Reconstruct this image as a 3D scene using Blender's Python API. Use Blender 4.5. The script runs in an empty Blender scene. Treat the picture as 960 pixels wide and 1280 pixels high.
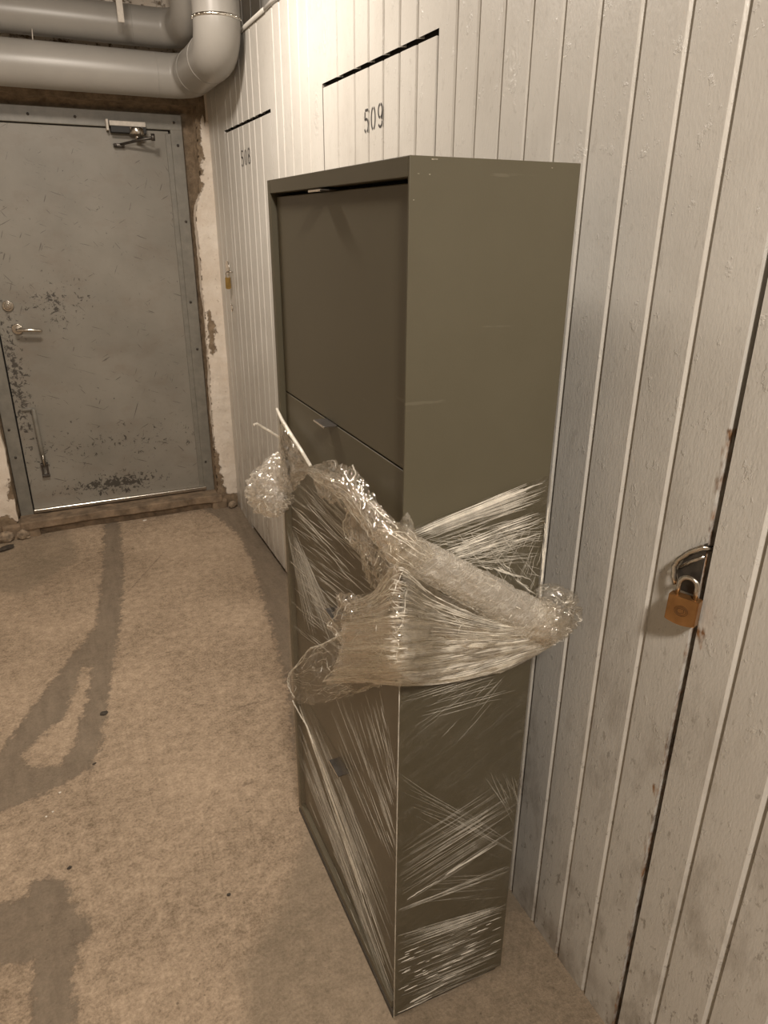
import bpy, bmesh, math, random
import numpy as np
from mathutils import Vector, Matrix, noise

C = bpy.context.scene.collection
sc = bpy.context.scene
random.seed(7)
rng = np.random.default_rng(11)

# ------------------------------------------------------------------ camera
FL, YAW, PITCH, ROLL, CZ = 881.405, 0.432957, -0.387289, 0.006333, 1.59235
fw = Vector((math.sin(YAW)*math.cos(PITCH), math.cos(YAW)*math.cos(PITCH), math.sin(PITCH)))
r0 = Vector((math.cos(YAW), -math.sin(YAW), 0)); u0 = r0.cross(fw)
cr = math.cos(ROLL)*r0 + math.sin(ROLL)*u0
cu = -math.sin(ROLL)*r0 + math.cos(ROLL)*u0
EYE = Vector((0, 0, CZ))
cam_d = bpy.data.cameras.new('camera'); cam = bpy.data.objects.new('camera', cam_d); C.objects.link(cam)
cam_d.sensor_fit = 'HORIZONTAL'; cam_d.sensor_width = 36; cam_d.lens = FL/960*36
cam_d.clip_start = 0.02
M = Matrix((cr, cu, -fw)).transposed().to_4x4(); M.translation = EYE
cam.matrix_world = M
sc.camera = cam

# ------------------------------------------------------------------ light
w = bpy.data.worlds.new('world'); sc.world = w; w.use_nodes = True
w.node_tree.nodes['Background'].inputs[0].default_value = (0.9, 0.75, 0.6, 1)
w.node_tree.nodes['Background'].inputs[1].default_value = 0.02
sc.view_settings.view_transform = 'Standard'; sc.view_settings.look = 'None'
sc.view_settings.gamma = 1.0; sc.view_settings.use_curve_mapping = False
sc.view_settings.exposure = 0.28
sc.cycles.transparent_max_bounces = 32

def area(name, loc, target, sx, sy, power, col):
    d = bpy.data.lights.new(name, 'AREA'); d.shape = 'RECTANGLE'; d.size = sx; d.size_y = sy
    d.energy = power; d.color = col
    o = bpy.data.objects.new(name, d); C.objects.link(o); o.location = loc
    o.rotation_euler = (Vector(target)-Vector(loc)).to_track_quat('-Z', 'Y').to_euler()
    return o
WARM = (1.0, 0.895, 0.785)
area('corridor_lamp_far', (0.12, 2.3, 2.64), (0.22, 2.4, 0), 0.2, 0.35, 29, WARM)
area('corridor_lamp_near', (0.05, -0.85, 2.64), (0.45, 0.5, 0.7), 0.22, 0.25, 50, WARM)

# ------------------------------------------------------------------ helpers
WX = 0.855          # face of the board wall
def onx(px, py, v):
    d = fw + cr*((px-480)/FL) - cu*((py-640)/FL); return EYE + d*(v/d.x)
def ony(px, py, v):
    d = fw + cr*((px-480)/FL) - cu*((py-640)/FL); return EYE + d*(v/d.y)

def mesh(name, verts, faces, mats, parent=None, smooth=False, mi=None):
    me = bpy.data.meshes.new(name); me.from_pydata([tuple(v) for v in verts], [], faces)
    if not isinstance(mats, (list, tuple)): mats = [mats]
    for m in mats: me.materials.append(m)
    if mi is not None: me.polygons.foreach_set('material_index', mi)
    if smooth: me.polygons.foreach_set('use_smooth', [True]*len(me.polygons))
    me.update()
    o = bpy.data.objects.new(name, me); C.objects.link(o)
    if parent: o.parent = parent
    return o
def bmobj(name, bm, mats, parent=None, smooth=False):
    bmesh.ops.recalc_face_normals(bm, faces=bm.faces)
    me = bpy.data.meshes.new(name); bm.to_mesh(me); bm.free()
    if not isinstance(mats, (list, tuple)): mats = [mats]
    for m in mats: me.materials.append(m)
    if smooth: me.polygons.foreach_set('use_smooth', [True]*len(me.polygons))
    o = bpy.data.objects.new(name, me); C.objects.link(o)
    if parent: o.parent = parent
    return o
def add_box(bm, a, b, bev=0.0, rot=None, seg=2):
    a = Vector(a); b = Vector(b)
    r = bmesh.ops.create_cube(bm, size=1)['verts']
    for v in r:
        v.co = Vector([(a[i]+b[i])/2 + v.co[i]*abs(b[i]-a[i]) for i in range(3)])
    if bev > 0:
        es = list({e for v in r for e in v.link_edges})
        rr = bmesh.ops.bevel(bm, geom=es, offset=bev, segments=seg, affect='EDGES', profile=.5)
        r = rr['verts']
    if rot is not None:
        c = (a+b)/2
        for v in {v for v in r}: v.co = rot @ (v.co-c) + c
    return r
def tube(bm, pts, rad, seg=16, cap=True, squash=None):
    pts = [Vector(p) for p in pts]; n = len(pts)
    if not hasattr(rad, '__len__'): rad = [rad]*n
    up = None; rings = []
    for i, p in enumerate(pts):
        t = (pts[min(i+1, n-1)]-pts[max(i-1, 0)]).normalized()
        if up is None:
            up = Vector((0, 0, 1)) if abs(t.z) < .9 else Vector((1, 0, 0))
        s = t.cross(up).normalized(); up = s.cross(t).normalized()
        ring = []
        for k in range(seg):
            a = 2*math.pi*k/seg
            ring.append(bm.verts.new(p + s*math.cos(a)*rad[i] + up*math.sin(a)*rad[i]))
        rings.append(ring)
    for i in range(n-1):
        for k in range(seg):
            bm.faces.new((rings[i][k], rings[i][(k+1) % seg], rings[i+1][(k+1) % seg], rings[i+1][k]))
    if cap:
        bm.faces.new(rings[0][::-1]); bm.faces.new(rings[-1])
def cyl(bm, a, b, r, seg=24, bev=0):
    if bev:
        a = Vector(a); b = Vector(b); t = (b-a).normalized()
        tube(bm, [a, a+t*bev*.02, a+t*bev, b-t*bev, b-t*bev*.02, b], [r-bev, r-bev*.7, r, r, r-bev*.7, r-bev], seg)
    else: tube(bm, [a, b], r, seg)
def arc(c, r, a0, a1, ax, ay, n=10):
    return [Vector(c) + Vector(ax)*math.cos(a0+(a1-a0)*i/n)*r + Vector(ay)*math.sin(a0+(a1-a0)*i/n)*r for i in range(n+1)]
def empty(name, loc, label=None, cat=None, kind=None, group=None):
    o = bpy.data.objects.new(name, None); C.objects.link(o); o.location = loc
    tag(o, label, cat, kind, group); bpy.context.view_layer.update(); return o
def tag(o, label=None, cat=None, kind=None, group=None):
    if label: o['label'] = label
    if cat: o['category'] = cat
    if kind: o['kind'] = kind
    if group: o['group'] = group
    return o
def keep(parent):
    "children were modelled in world coordinates: cancel the parent's offset"
    for c in parent.children:
        c.matrix_parent_inverse = Matrix.Translation(-parent.location)

# ------------------------------------------------------------------ materials
class NT:
    def __init__(s, name):
        s.m = bpy.data.materials.new(name); s.m.use_nodes = True
        s.t = s.m.node_tree; s.n = s.t.nodes; s.l = s.t.links
        s.b = s.n['Principled BSDF']; s.out = s.n['Material Output']
    def N(s, typ, **k):
        nd = s.n.new(typ)
        for a, v in k.items(): setattr(nd, a, v)
        return nd
    def L(s, a, b): s.l.new(a, b)
    def coord(s, scale=(1, 1, 1), rot=(0, 0, 0)):
        g = s.N('ShaderNodeNewGeometry'); mp = s.N('ShaderNodeMapping')
        mp.inputs['Scale'].default_value = scale; mp.inputs['Rotation'].default_value = rot
        s.L(g.outputs['Position'], mp.inputs['Vector']); return mp.outputs[0]
    def noise(s, scale, vec=None, detail=4, rough=.6, dist=0):
        nd = s.N('ShaderNodeTexNoise'); nd.inputs['Scale'].default_value = scale
        nd.inputs['Detail'].default_value = detail; nd.inputs['Roughness'].default_value = rough
        nd.inputs['Distortion'].default_value = dist
        s.L(vec if vec is not None else s.coord(), nd.inputs['Vector']); return nd.outputs['Fac']
    def ramp(s, v, stops):
        r = s.N('ShaderNodeValToRGB'); e = r.color_ramp.elements
        while len(e) < len(stops): e.new(.5)
        for i, (p, c) in enumerate(stops):
            e[i].position = p; e[i].color = (c, c, c, 1) if not hasattr(c, '__len__') else (*c, 1)
        s.L(v, r.inputs[0]); return r.outputs[0]
    def math(s, op, a, b=None, clamp=False):
        m = s.N('ShaderNodeMath', operation=op, use_clamp=clamp)
        for i, x in enumerate((a, b)):
            if x is None: continue
            if isinstance(x, (int, float)): m.inputs[i].default_value = x
            else: s.L(x, m.inputs[i])
        return m.outputs[0]
    def mix(s, f, a, b):
        m = s.N('ShaderNodeMix', data_type='RGBA')
        for k, x in ((0, f), (6, a), (7, b)):
            if isinstance(x, (int, float)): m.inputs[k].default_value = x
            elif isinstance(x, tuple): m.inputs[k].default_value = (*x, 1)
            else: s.L(x, m.inputs[k])
        return m.outputs[2]
    def attr(s, name):
        a = s.N('ShaderNodeAttribute', attribute_name=name); return a.outputs['Fac']
    def bump(s, h, strength=.3, dist=.01, prev=None):
        b = s.N('ShaderNodeBump'); b.inputs['Strength'].default_value = strength
        b.inputs['Distance'].default_value = dist
        s.L(h, b.inputs['Height'])
        if prev is not None: s.L(prev, b.inputs['Normal'])
        return b.outputs[0]
    def done(s, col=None, rough=None, normal=None, metal=None, spec=None):
        for k, v in (('Base Color', col), ('Roughness', rough), ('Normal', normal), ('Metallic', metal), ('Specular IOR Level', spec)):
            if v is None: continue
            i = s.b.inputs[k]
            if isinstance(v, tuple): i.default_value = (*v, 1)
            elif isinstance(v, (int, float)): i.default_value = v
            else: s.L(v, i)
        return s.m
def simple(name, col, rough=.5, metal=0, nscale=60, var=.12, bumpd=.0005):
    t = NT(name); n = t.noise(nscale)
    c = t.mix(t.ramp(n, [(.3, 0), (.7, 1)]), tuple(x*(1-var) for x in col), tuple(min(1, x*(1+var)) for x in col))
    return t.done(c, rough, t.bump(n, .3, bumpd), metal)

# floor concrete
def mat_floor():
    t = NT('worn_concrete')
    big = t.noise(1.6, detail=6, rough=.6); mid = t.noise(32, detail=6, rough=.75); fine = t.noise(130, detail=4, rough=.8)
    mm = t.math('ADD', t.math('MULTIPLY', big, .3), t.math('MULTIPLY', mid, .35))
    mm = t.math('ADD', mm, t.math('MULTIPLY', fine, .38))
    base = t.mix(t.ramp(mm, [(.40, 0), (.50, .5), (.60, 1)]), (.165, .122, .08), (.50, .385, .275))
    # trowelled repair mortar
    sm = t.noise(9, t.coord((3, .6, 1)), detail=5, rough=.65)
    pcol = t.mix(t.ramp(sm, [(.3, 0), (.7, 1)]), (.125, .10, .074), (.21, .17, .125))
    edge = t.math('ADD', t.attr('patch'), t.math('MULTIPLY', t.math('SUBTRACT', t.noise(30, detail=6, rough=.7), .5), .10))
    pm = t.ramp(t.math('ADD', t.math('MULTIPLY', edge, 22), .5, True), [(.35, 0), (.65, 1)])
    c = t.mix(t.math('MULTIPLY', pm, t.math('ADD', t.math('MULTIPLY', big, .5), .5)), base, pcol)
    e2 = t.math('ADD', t.attr('tone'), t.math('MULTIPLY', t.math('SUBTRACT', t.noise(10, detail=4), .5), .1))
    tm = t.ramp(t.math('ADD', t.math('MULTIPLY', e2, 8), .5, True), [(.3, 0), (.7, 1)])
    c = t.mix(t.math('MULTIPLY', tm, .5), c, (.19, .155, .11))
    # cracks
    e3 = t.math('ADD', t.attr('crack'), t.math('MULTIPLY', t.math('SUBTRACT', t.noise(40, detail=4), .5), .01))
    cm = t.ramp(t.math('MULTIPLY', e3, 100, True), [(.2, 1), (.6, 0)])
    c = t.mix(t.math('MULTIPLY', cm, .45), c, (.1, .07, .05))
    # dark grit and pale flecks
    v = t.N('ShaderNodeTexVoronoi'); v.inputs['Scale'].default_value = 45; t.L(t.coord(), v.inputs['Vector'])
    gate = t.ramp(t.noise(7, detail=2), [(.5, 0), (.62, 1)])
    dm = t.math('MULTIPLY', t.ramp(v.outputs['Distance'], [(.08, 1), (.16, 0)]), gate)
    c = t.mix(t.math('MULTIPLY', dm, .55), c, (.09, .065, .045))
    h = t.math('ADD', t.math('MULTIPLY', fine, .5), mid)
    h = t.math('ADD', h, t.math('MULTIPLY', pm, .5))
    return t.done(c, .85, t.bump(h, .7, .006), spec=.25)
M_floor = mat_floor()

def mat_boards():
    t = NT('painted_boards')
    co = t.coord(); grain = t.noise(30, t.coord((1, 1, .06)), detail=6, rough=.6, dist=.4)
    big = t.noise(2.2, detail=5)
    c = t.mix(t.ramp(big, [(.3, 0), (.7, 1)]), (.555, .53, .482), (.64, .618, .57))
    # grime: smudges that thicken towards the bottom of the boards
    g = t.N('ShaderNodeNewGeometry'); sp = t.N('ShaderNodeSeparateXYZ'); t.L(g.outputs['Position'], sp.inputs[0])
    low = t.N('ShaderNodeMapRange'); t.L(sp.outputs['Z'], low.inputs[0])
    for i, v in enumerate((0.0, 1.3, 1.0, 0.0)): low.inputs[i+1].default_value = v
    sm = t.ramp(t.noise(11, t.coord((1, 1, .45)), detail=7, rough=.7), [(.52, 0), (.68, 1)])
    f = t.math('MULTIPLY', sm, t.math('ADD', t.math('MULTIPLY', low.outputs[0], .5), .10))
    c = t.mix(f, c, (.20, .165, .125))
    v = t.ramp(t.noise(60, t.coord((1, 1, .5)), detail=6, rough=.75), [(.60, 0), (.64, 1)])
    v = t.math('MULTIPLY', v, t.math('ADD', t.math('MULTIPLY', low.outputs[0], .55), .16))
    c = t.mix(v, c, (.16, .13, .10))
    foot = t.math('MULTIPLY', t.ramp(t.noise(18, t.coord((1, 1, .7)), detail=6), [(.35, 0), (.65, 1)]),
                  t.ramp(sp.outputs['Z'], [(.0, .75), (.14, 0)]))
    c = t.mix(foot, c, (.17, .13, .095))
    w_ = t.attr('bare')
    rn = t.math('ADD', w_, t.math('MULTIPLY', t.math('SUBTRACT', t.noise(90, t.coord((1, 1, .35)), detail=4), .5), .012))
    rm = t.ramp(t.math('ADD', t.math('MULTIPLY', rn, 60), .5, True), [(.4, 0), (.6, 1)])
    c = t.mix(rm, c, t.mix(t.ramp(t.noise(40), [(.4, 0), (.6, 1)]), (.30, .15, .06), (.10, .055, .03)))
    # brushed paint relief, knots and blistered paint
    vor = t.N('ShaderNodeTexVoronoi'); vor.inputs['Scale'].default_value = 5.5
    t.L(t.coord((1, 1, .5)), vor.inputs['Vector'])
    knot = t.ramp(vor.outputs['Distance'], [(.0, 1), (.22, 0)])
    rg = t.math('SINE', t.math('ADD', t.math('MULTIPLY', vor.outputs['Distance'], 110), t.math('MULTIPLY', t.noise(18, detail=4), 16)))
    gate = t.ramp(t.noise(3.3, t.coord((1, 1, .6)), detail=2), [(.46, 0), (.56, 1)])
    blister = t.math('MULTIPLY', t.math('MULTIPLY', knot, gate), t.math('ADD', t.math('MULTIPLY', rg, .35), t.noise(120, detail=4, dist=1.5)))
    chip = t.ramp(t.noise(34, t.coord((1, 1, .7)), detail=5, rough=.7), [(.60, 0), (.66, 1)])
    h = t.math('ADD', t.math('MULTIPLY', grain, .45), t.math('MULTIPLY', blister, 1.6))
    h = t.math('ADD', h, t.math('MULTIPLY', chip, .35))
    fine = t.noise(260, t.coord((1, 1, .35)), detail=2)
    h = t.math('ADD', h, t.math('MULTIPLY', fine, .4))
    return t.done(c, .36, t.bump(h, .6, .0024), spec=.5)
M_board = mat_boards()
M_slot = simple('slot_dark', (.018, .014, .011), .9)
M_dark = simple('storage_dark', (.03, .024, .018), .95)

def mat_plaster():
    t = NT('flaking_plaster')
    big = t.noise(5, detail=6, rough=.65); fine = t.noise(70, detail=5, rough=.7)
    paint = t.mix(t.ramp(big, [(.35, 0), (.65, 1)]), (.66, .57, .47), (.78, .71, .62))
    mor = t.mix(t.ramp(t.noise(24, detail=6, rough=.7), [(.3, 0), (.7, 1)]), (.13, .095, .062), (.33, .25, .17))
    e = t.math('ADD', t.attr('damage'), t.math('MULTIPLY', t.math('SUBTRACT', t.noise(26, detail=6, rough=.65), .5), .085))
    dm = t.ramp(t.math('ADD', t.math('MULTIPLY', e, 14), .5, True), [(.45, 0), (.55, 1)])
    sp = t.math('MULTIPLY', t.ramp(t.noise(45, detail=5), [(.63, 0), (.68, 1)]), .5)
    c = t.mix(sp, paint, (.35, .27, .19)); c = t.mix(dm, c, mor)
    h = t.math('ADD', t.math('MULTIPLY', fine, .45), big)
    h = t.math('SUBTRACT', h, t.math('MULTIPLY', dm, .6))
    return t.done(c, .9, t.bump(h, .8, .008), spec=.2)
M_plaster = mat_plaster()

def mat_steel():
    t = NT('scuffed_grey_green_paint')
    big = t.noise(2.5, detail=6); c = t.mix(t.ramp(big, [(.3, 0), (.7, 1)]), (.20, .185, .155), (.27, .25, .212))
    g = t.N('ShaderNodeNewGeometry'); sp = t.N('ShaderNodeSeparateXYZ'); t.L(g.outputs['Position'], sp.inputs[0])
    X_, Z_ = sp.outputs['X'], sp.outputs['Z']
    def band(v, c0, w0):       # 1 at c0, 0 beyond w0
        return t.math('SUBTRACT', 1.0, t.math('DIVIDE', t.math('ABSOLUTE', t.math('SUBTRACT', v, c0)), w0), True)
    # brown smears
    c = t.mix(t.math('MULTIPLY', t.ramp(t.noise(5, t.coord((1, 1, 1.6)), detail=6, rough=.7), [(.5, 0), (.75, 1)]), .35), c, (.17, .12, .085))
    # dark chips, thick in some places
    ch = t.noise(42, detail=6, rough=.72, dist=.6)
    z1 = t.math('MULTIPLY', band(Z_, .235, .10), band(X_, .20, .42))
    z2 = t.math('MULTIPLY', band(X_, -.20, .09), band(Z_, .85, .75))
    z3 = t.math('MULTIPLY', band(Z_, 1.22, .2), band(X_, .03, .26))
    z4 = t.math('MULTIPLY', band(Z_, .47, .16), .45)
    zz = t.math('MAXIMUM', t.math('MAXIMUM', t.math('MULTIPLY', z1, 1.25), z2), t.math('MAXIMUM', t.math('MULTIPLY', z3, .8), z4))
    thr = t.math('ADD', ch, t.math('MULTIPLY', zz, .205))
    cm = t.ramp(thr, [(.655, 0), (.685, 1)])
    c = t.mix(t.math('MULTIPLY', cm, .85), c, (.035, .03, .025))
    # long thin scratches in several directions
    tot = None
    for k, (rz, sc_, th) in enumerate(((.5, (1, 1, 14), .70), (-.35, (1, 1, 18), .70), (1.2, (1, 1, 12), .71), (-.9, (1, 1, 16), .715))):
        mp = t.coord((1, 1, 1), (0, rz, 0)); m2 = t.N('ShaderNodeMapping'); m2.inputs['Scale'].default_value = sc_; t.L(mp, m2.inputs['Vector'])
        s_ = t.ramp(t.noise(7+k, m2.outputs[0], detail=3, rough=.5), [(th, 0), (th+.015, 1)])
        tot = s_ if tot is None else t.math('MAXIMUM', tot, s_)
    c = t.mix(t.math('MULTIPLY', tot, .7), c, (.07, .06, .05))
    pale = t.ramp(t.noise(30, detail=5, rough=.7), [(.70, 0), (.74, 1)])
    c = t.mix(t.math('MULTIPLY', pale, .25), c, (.42, .39, .34))
    return t.done(c, .45, t.bump(t.math('ADD', t.noise(140), t.math('MULTIPLY', cm, -1.5)), .35, .001), spec=.4)
M_steel = mat_steel()
M_frame = simple('frame_paint', (.19, .178, .15), .45, 0, 25, .15)
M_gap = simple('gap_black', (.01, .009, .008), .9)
M_pipe = simple('pipe_grey_plastic', (.34, .322, .292), .36, 0, 6, .05, .0003)
M_band = simple('riveted_metal_band', (.7, .66, .6), .25, 1, 150, .3, .002)
M_chrome = simple('worn_chrome', (.62, .58, .52), .22, 1, 90, .15)
M_dull = simple('dull_dark_steel', (.09, .08, .07), .4, .7, 60, .25)
M_brass = simple('aged_brass', (.31, .16, .06), .36, .75, 40, .2)
M_brass2 = simple('bright_brass', (.36, .24, .08), .3, .9, 40, .2)
M_engrave = simple('engraved_line', (.10, .045, .015), .6, .5)
M_wood = simple('grimy_sill', (.20, .145, .095), .8, 0, 18, .45, .004)
M_ink = simple('stencil_ink', (.045, .04, .036), .75)
M_white = simple('white_strap', (.55, .5, .43), .5)
M_black = simple('black_plastic_and_shade', (.015, .014, .013), .6)
M_stone = simple('crumbled_mortar', (.26, .2, .14), .9, 0, 40, .5, .004)
M_darkstone = simple('dark_crumb', (.05, .04, .03), .9, 0, 60, .4, .003)
M_bluefleck = simple('pale_fleck', (.75, .7, .62), .7)
M_ceil = simple('rough_ceiling', (.30, .25, .19), .9, 0, 12, .3, .006)
M_leftwall = simple('pale_wall', (.5, .44, .36), .85, 0, 8, .1)

def mat_lacquer():
    t = NT('olive_grey_lacquer')
    n = t.noise(350, detail=2, rough=.5); b = t.noise(3, detail=5)
    c = t.mix(t.ramp(b, [(.35, 0), (.65, 1)]), (.085, .074, .047), (.098, .086, .056))
    sc1 = t.ramp(t.noise(6, t.coord((1, 1, 10), (0, .12, 0)), detail=4, rough=.55), [(.70, 0), (.73, 1)])
    c = t.mix(t.math('MULTIPLY', sc1, .12), c, (.3, .27, .21))
    return t.done(c, t.ramp(b, [(.3, .42), (.7, .5)]), t.bump(n, .12, .0006), spec=.4)
M_lac = mat_lacquer()
def mat_edge():
    t = NT('pale_edge_wear'); n = t.noise(60)
    return t.done(t.mix(t.ramp(n, [(.45, 0), (.65, 1)]), (.2, .18, .13), (.5, .45, .36)), .4)
M_edge = mat_edge()

def mat_film(name, haze, ridge, rot, stretch, scale, bumps, white=(.92, .88, .80), dens=.5, fres=1.25, face=.25, cap=.35):
    """clear stretch film: transparent, milky where creased, glossy everywhere"""
    t = NT(name); t.n.remove(t.b)
    co = t.coord((1, 1, 1), rot)
    m2 = t.N('ShaderNodeMapping'); m2.inputs['Scale'].default_value = stretch; t.L(co, m2.inputs['Vector'])
    n1 = t.noise(scale, m2.outputs[0], detail=5, rough=.6, dist=.5)
    rd = t.math('SUBTRACT', 1.0, t.math('MULTIPLY', t.math('ABSOLUTE', t.math('SUBTRACT', n1, .5)), 9), True)
    n2 = t.noise(scale*.35, m2.outputs[0], detail=3)
    rd = t.math('MULTIPLY', t.math('POWER', rd, 3), t.ramp(n2, [(dens-.08, 0), (dens+.12, 1)]))
    lw = t.N('ShaderNodeLayerWeight'); lw.inputs['Blend'].default_value = .25
    nrm = t.bump(n1, bumps, .004)
    hz = t.math('ADD', t.math('MULTIPLY', rd, ridge), haze)
    hz = t.math('ADD', hz, t.math('MULTIPLY', t.math('POWER', lw.outputs['Facing'], 3), face), True)
    d = t.N('ShaderNodeBsdfDiffuse'); d.inputs[0].default_value = (*white, 1); t.L(nrm, d.inputs['Normal'])
    tl = t.N('ShaderNodeBsdfTranslucent'); tl.inputs[0].default_value = (*white, 1); t.L(nrm, tl.inputs['Normal'])
    md = t.N('ShaderNodeMixShader'); md.inputs[0].default_value = .35; t.L(d.outputs[0], md.inputs[1]); t.L(tl.outputs[0], md.inputs[2])
    tr = t.N('ShaderNodeBsdfTransparent'); tr.inputs[0].default_value = (.985, .975, .955, 1)
    a = t.N('ShaderNodeMixShader'); t.L(hz, a.inputs[0]); t.L(tr.outputs[0], a.inputs[1]); t.L(md.outputs[0], a.inputs[2])
    fr = t.N('ShaderNodeFresnel'); fr.inputs['IOR'].default_value = 1.5; t.L(nrm, fr.inputs['Normal'])
    gl = t.N('ShaderNodeBsdfGlossy'); gl.inputs['Roughness'].default_value = .09; t.L(nrm, gl.inputs['Normal'])
    gl.inputs[0].default_value = (1, .97, .92, 1)
    b = t.N('ShaderNodeMixShader'); t.L(t.math('MINIMUM', t.math('MULTIPLY', fr.outputs[0], fres, True), cap), b.inputs[0])
    t.L(a.outputs[0], b.inputs[1]); t.L(gl.outputs[0], b.inputs[2]); t.L(b.outputs[0], t.out.inputs['Surface'])
    return t.m
M_film_front = mat_film('stretch_film_front', 0.012, .10, (.95, 0, 0), (1, 6, 1), 22, .35, fres=.4, face=0, cap=.10)
M_film_side = mat_film('stretch_film_side', .004, .08, (0, .5, 0), (1, 1, 7), 20, .35, fres=.9, face=0, cap=.3)
M_film_gather = mat_film('gathered_film', .0, .28, (0, .2, 0), (1, 1, 5), 15, .8, dens=.52, fres=1.1, face=.06, cap=.4)
M_film_roll = mat_film('rolled_film', .34, .45, (0, .6, 0), (1, 1, 2), 60, .9, dens=.45, fres=.8, face=.15, cap=.3)
M_film_crumple = mat_film('crumpled_film', .03, .35, (0, 0, 0), (1, 1, 1), 34, .8, dens=.5, fres=.8, face=.1)
M_film_bulb = mat_film('bag_film', .06, .45, (0, 0, 0), (1, 1, .5), 34, .8, (.95, .93, .9), dens=.45, fres=.9, face=.15)
def mat_crease(name, fac, rough):
    t = NT(name); t.done((.93, .88, .77), rough, spec=1.0)
    tr = t.N('ShaderNodeBsdfTransparent'); mx = t.N('ShaderNodeMixShader')
    n = t.noise(28, detail=3); t.L(t.ramp(n, [(.3, fac*.35), (.7, fac)]), mx.inputs[0])
    t.L(tr.outputs[0], mx.inputs[1]); t.L(t.b.outputs[0], mx.inputs[2]); t.L(mx.outputs[0], t.out.inputs['Surface'])
    return t.m
M_crease = mat_crease('film_crease', .42, .25)
M_crease2 = mat_crease('film_crease_bright', .95, .3)

# ------------------------------------------------------------------ numeric mask helpers
def seg_dist(P, a, b):
    a = np.array(a, float); b = np.array(b, float); d = b-a
    t = np.clip(((P-a)@d)/(d@d), 0, 1)[:, None]
    return np.linalg.norm(P-(a+t*d), axis=1)
def line_dist(P, pts):
    return np.min([seg_dist(P, pts[i], pts[i+1]) for i in range(len(pts)-1)], axis=0)
def poly_sd(P, pts):      # + inside
    n = len(pts); d = line_dist(P, list(pts)+[pts[0]]); ins = np.zeros(len(P), bool)
    for i in range(n):
        (x1, y1), (x2, y2) = pts[i], pts[(i+1) % n]
        c = ((y1 > P[:, 1]) != (y2 > P[:, 1]))
        xi = (x2-x1)*(P[:, 1]-y1)/((y2-y1) if y2 != y1 else 1e-9)+x1
        ins ^= c & (P[:, 0] < xi)
    return np.where(ins, d, -d)
def set_attr(o, name, vals):
    a = o.data.attributes.new(name, 'FLOAT', 'POINT'); a.data.foreach_set('value', np.asarray(vals, np.float32))

# ------------------------------------------------------------------ floor
xs = np.concatenate([[-1.5, -1.2, -.9], np.arange(-.7, .88, .0125)])
ys = np.concatenate([[-2.2, -1.2, -.2, .4], np.arange(.8, 4.1, .0135)])
GX, GY = np.meshgrid(xs, ys); nx, ny = len(xs), len(ys)
def floor_z(x, y):
    return 0.0
ramp_up = np.clip((GY-3.55)/.4, 0, 1); ramp_up = ramp_up**2*(3-2*ramp_up)*.035
V = np.stack([GX.ravel(), GY.ravel(), ramp_up.ravel()], 1)
F = [(j*nx+i, j*nx+i+1, (j+1)*nx+i+1, (j+1)*nx+i) for j in range(ny-1) for i in range(nx-1)]
floor = mesh('floor', V, F, M_floor, smooth=True); tag(floor, kind='structure')
P2 = V[:, :2]
strip = [(.19, 4.1), (.136, 3.306), (.073, 2.846), (0, 2.44), (-.054, 2.12), (-.096, 1.974), (-.224, 1.92), (-.352, 1.892), (-.65, 1.87),
         (-.65, 2.2), (-.362, 2.174), (-.28, 2.36), (-.10, 2.72), (-.055, 2.80), (-.02, 2.88), (.035, 3.31), (.115, 4.1)]
isle = [(-.085, 2.60), (-.16, 2.29), (-.30, 2.13), (-.27, 2.05), (-.19, 2.03), (-.14, 2.12), (-.085, 2.37), (-.063, 2.54)]
blob = [(-.7, 1.6), (-.34, 1.557), (-.28, 1.56), (-.267, 1.601), (-.201, 1.585), (-.185, 1.52), (-.155, 1.44), (-.132, 1.383), (-.171, 1.36), (-.188, 1.171), (-.2, .8), (-.33, .8), (-.27, 1.21), (-.262, 1.36), (-.34, 1.38), (-.7, 1.36)]
edge = [(.60, 4.2), (.66, 3.9), (.755, 3.6), (.745, 3.226), (.696, 2.879), (.648, 2.518), (.587, 2.121), (.51, 1.80), (.47, 1.5), (.47, 1.0), (.9, 1.0), (.9, 4.2)]
patch = np.maximum(np.minimum(poly_sd(P2, strip), -poly_sd(P2, isle)), np.maximum(poly_sd(P2, blob), poly_sd(P2, edge)*.8-.003))
set_attr(floor, 'patch', np.clip(patch, -.2, .2))
tone = poly_sd(P2, [(.17, 1.144), (.311, 1.261), (.46, 1.50), (.95, 1.5), (.95, .2), (0, .2)])
tone2 = poly_sd(P2, [(-.1, 4.1), (-.05, 3.6), (-.3, 3.3), (-.7, 3.5), (-.7, 4.1)])
set_attr(floor, 'tone', np.clip(np.maximum(tone, tone2), -.2, .2))
def fz(px, py):
    d = fw + cr*((px-480)/FL) - cu*((py-640)/FL); t_ = -CZ/d.z; p = EYE+d*t_; return (p.x, p.y)
crk = np.minimum.reduce([line_dist(P2, [fz(*q) for q in c]) for c in (
    [(145, 817), (175, 818), (205, 816), (240, 811)], [(245, 775), (280, 781), (312, 786)], [(300, 985), (316, 975), (325, 990)],
    [(240, 880), (300, 884), (340, 872)], [(205, 690), (160, 740)], [(150, 1090), (175, 1075)])])
set_attr(floor, 'crack', np.clip(crk, 0, .1))

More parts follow.
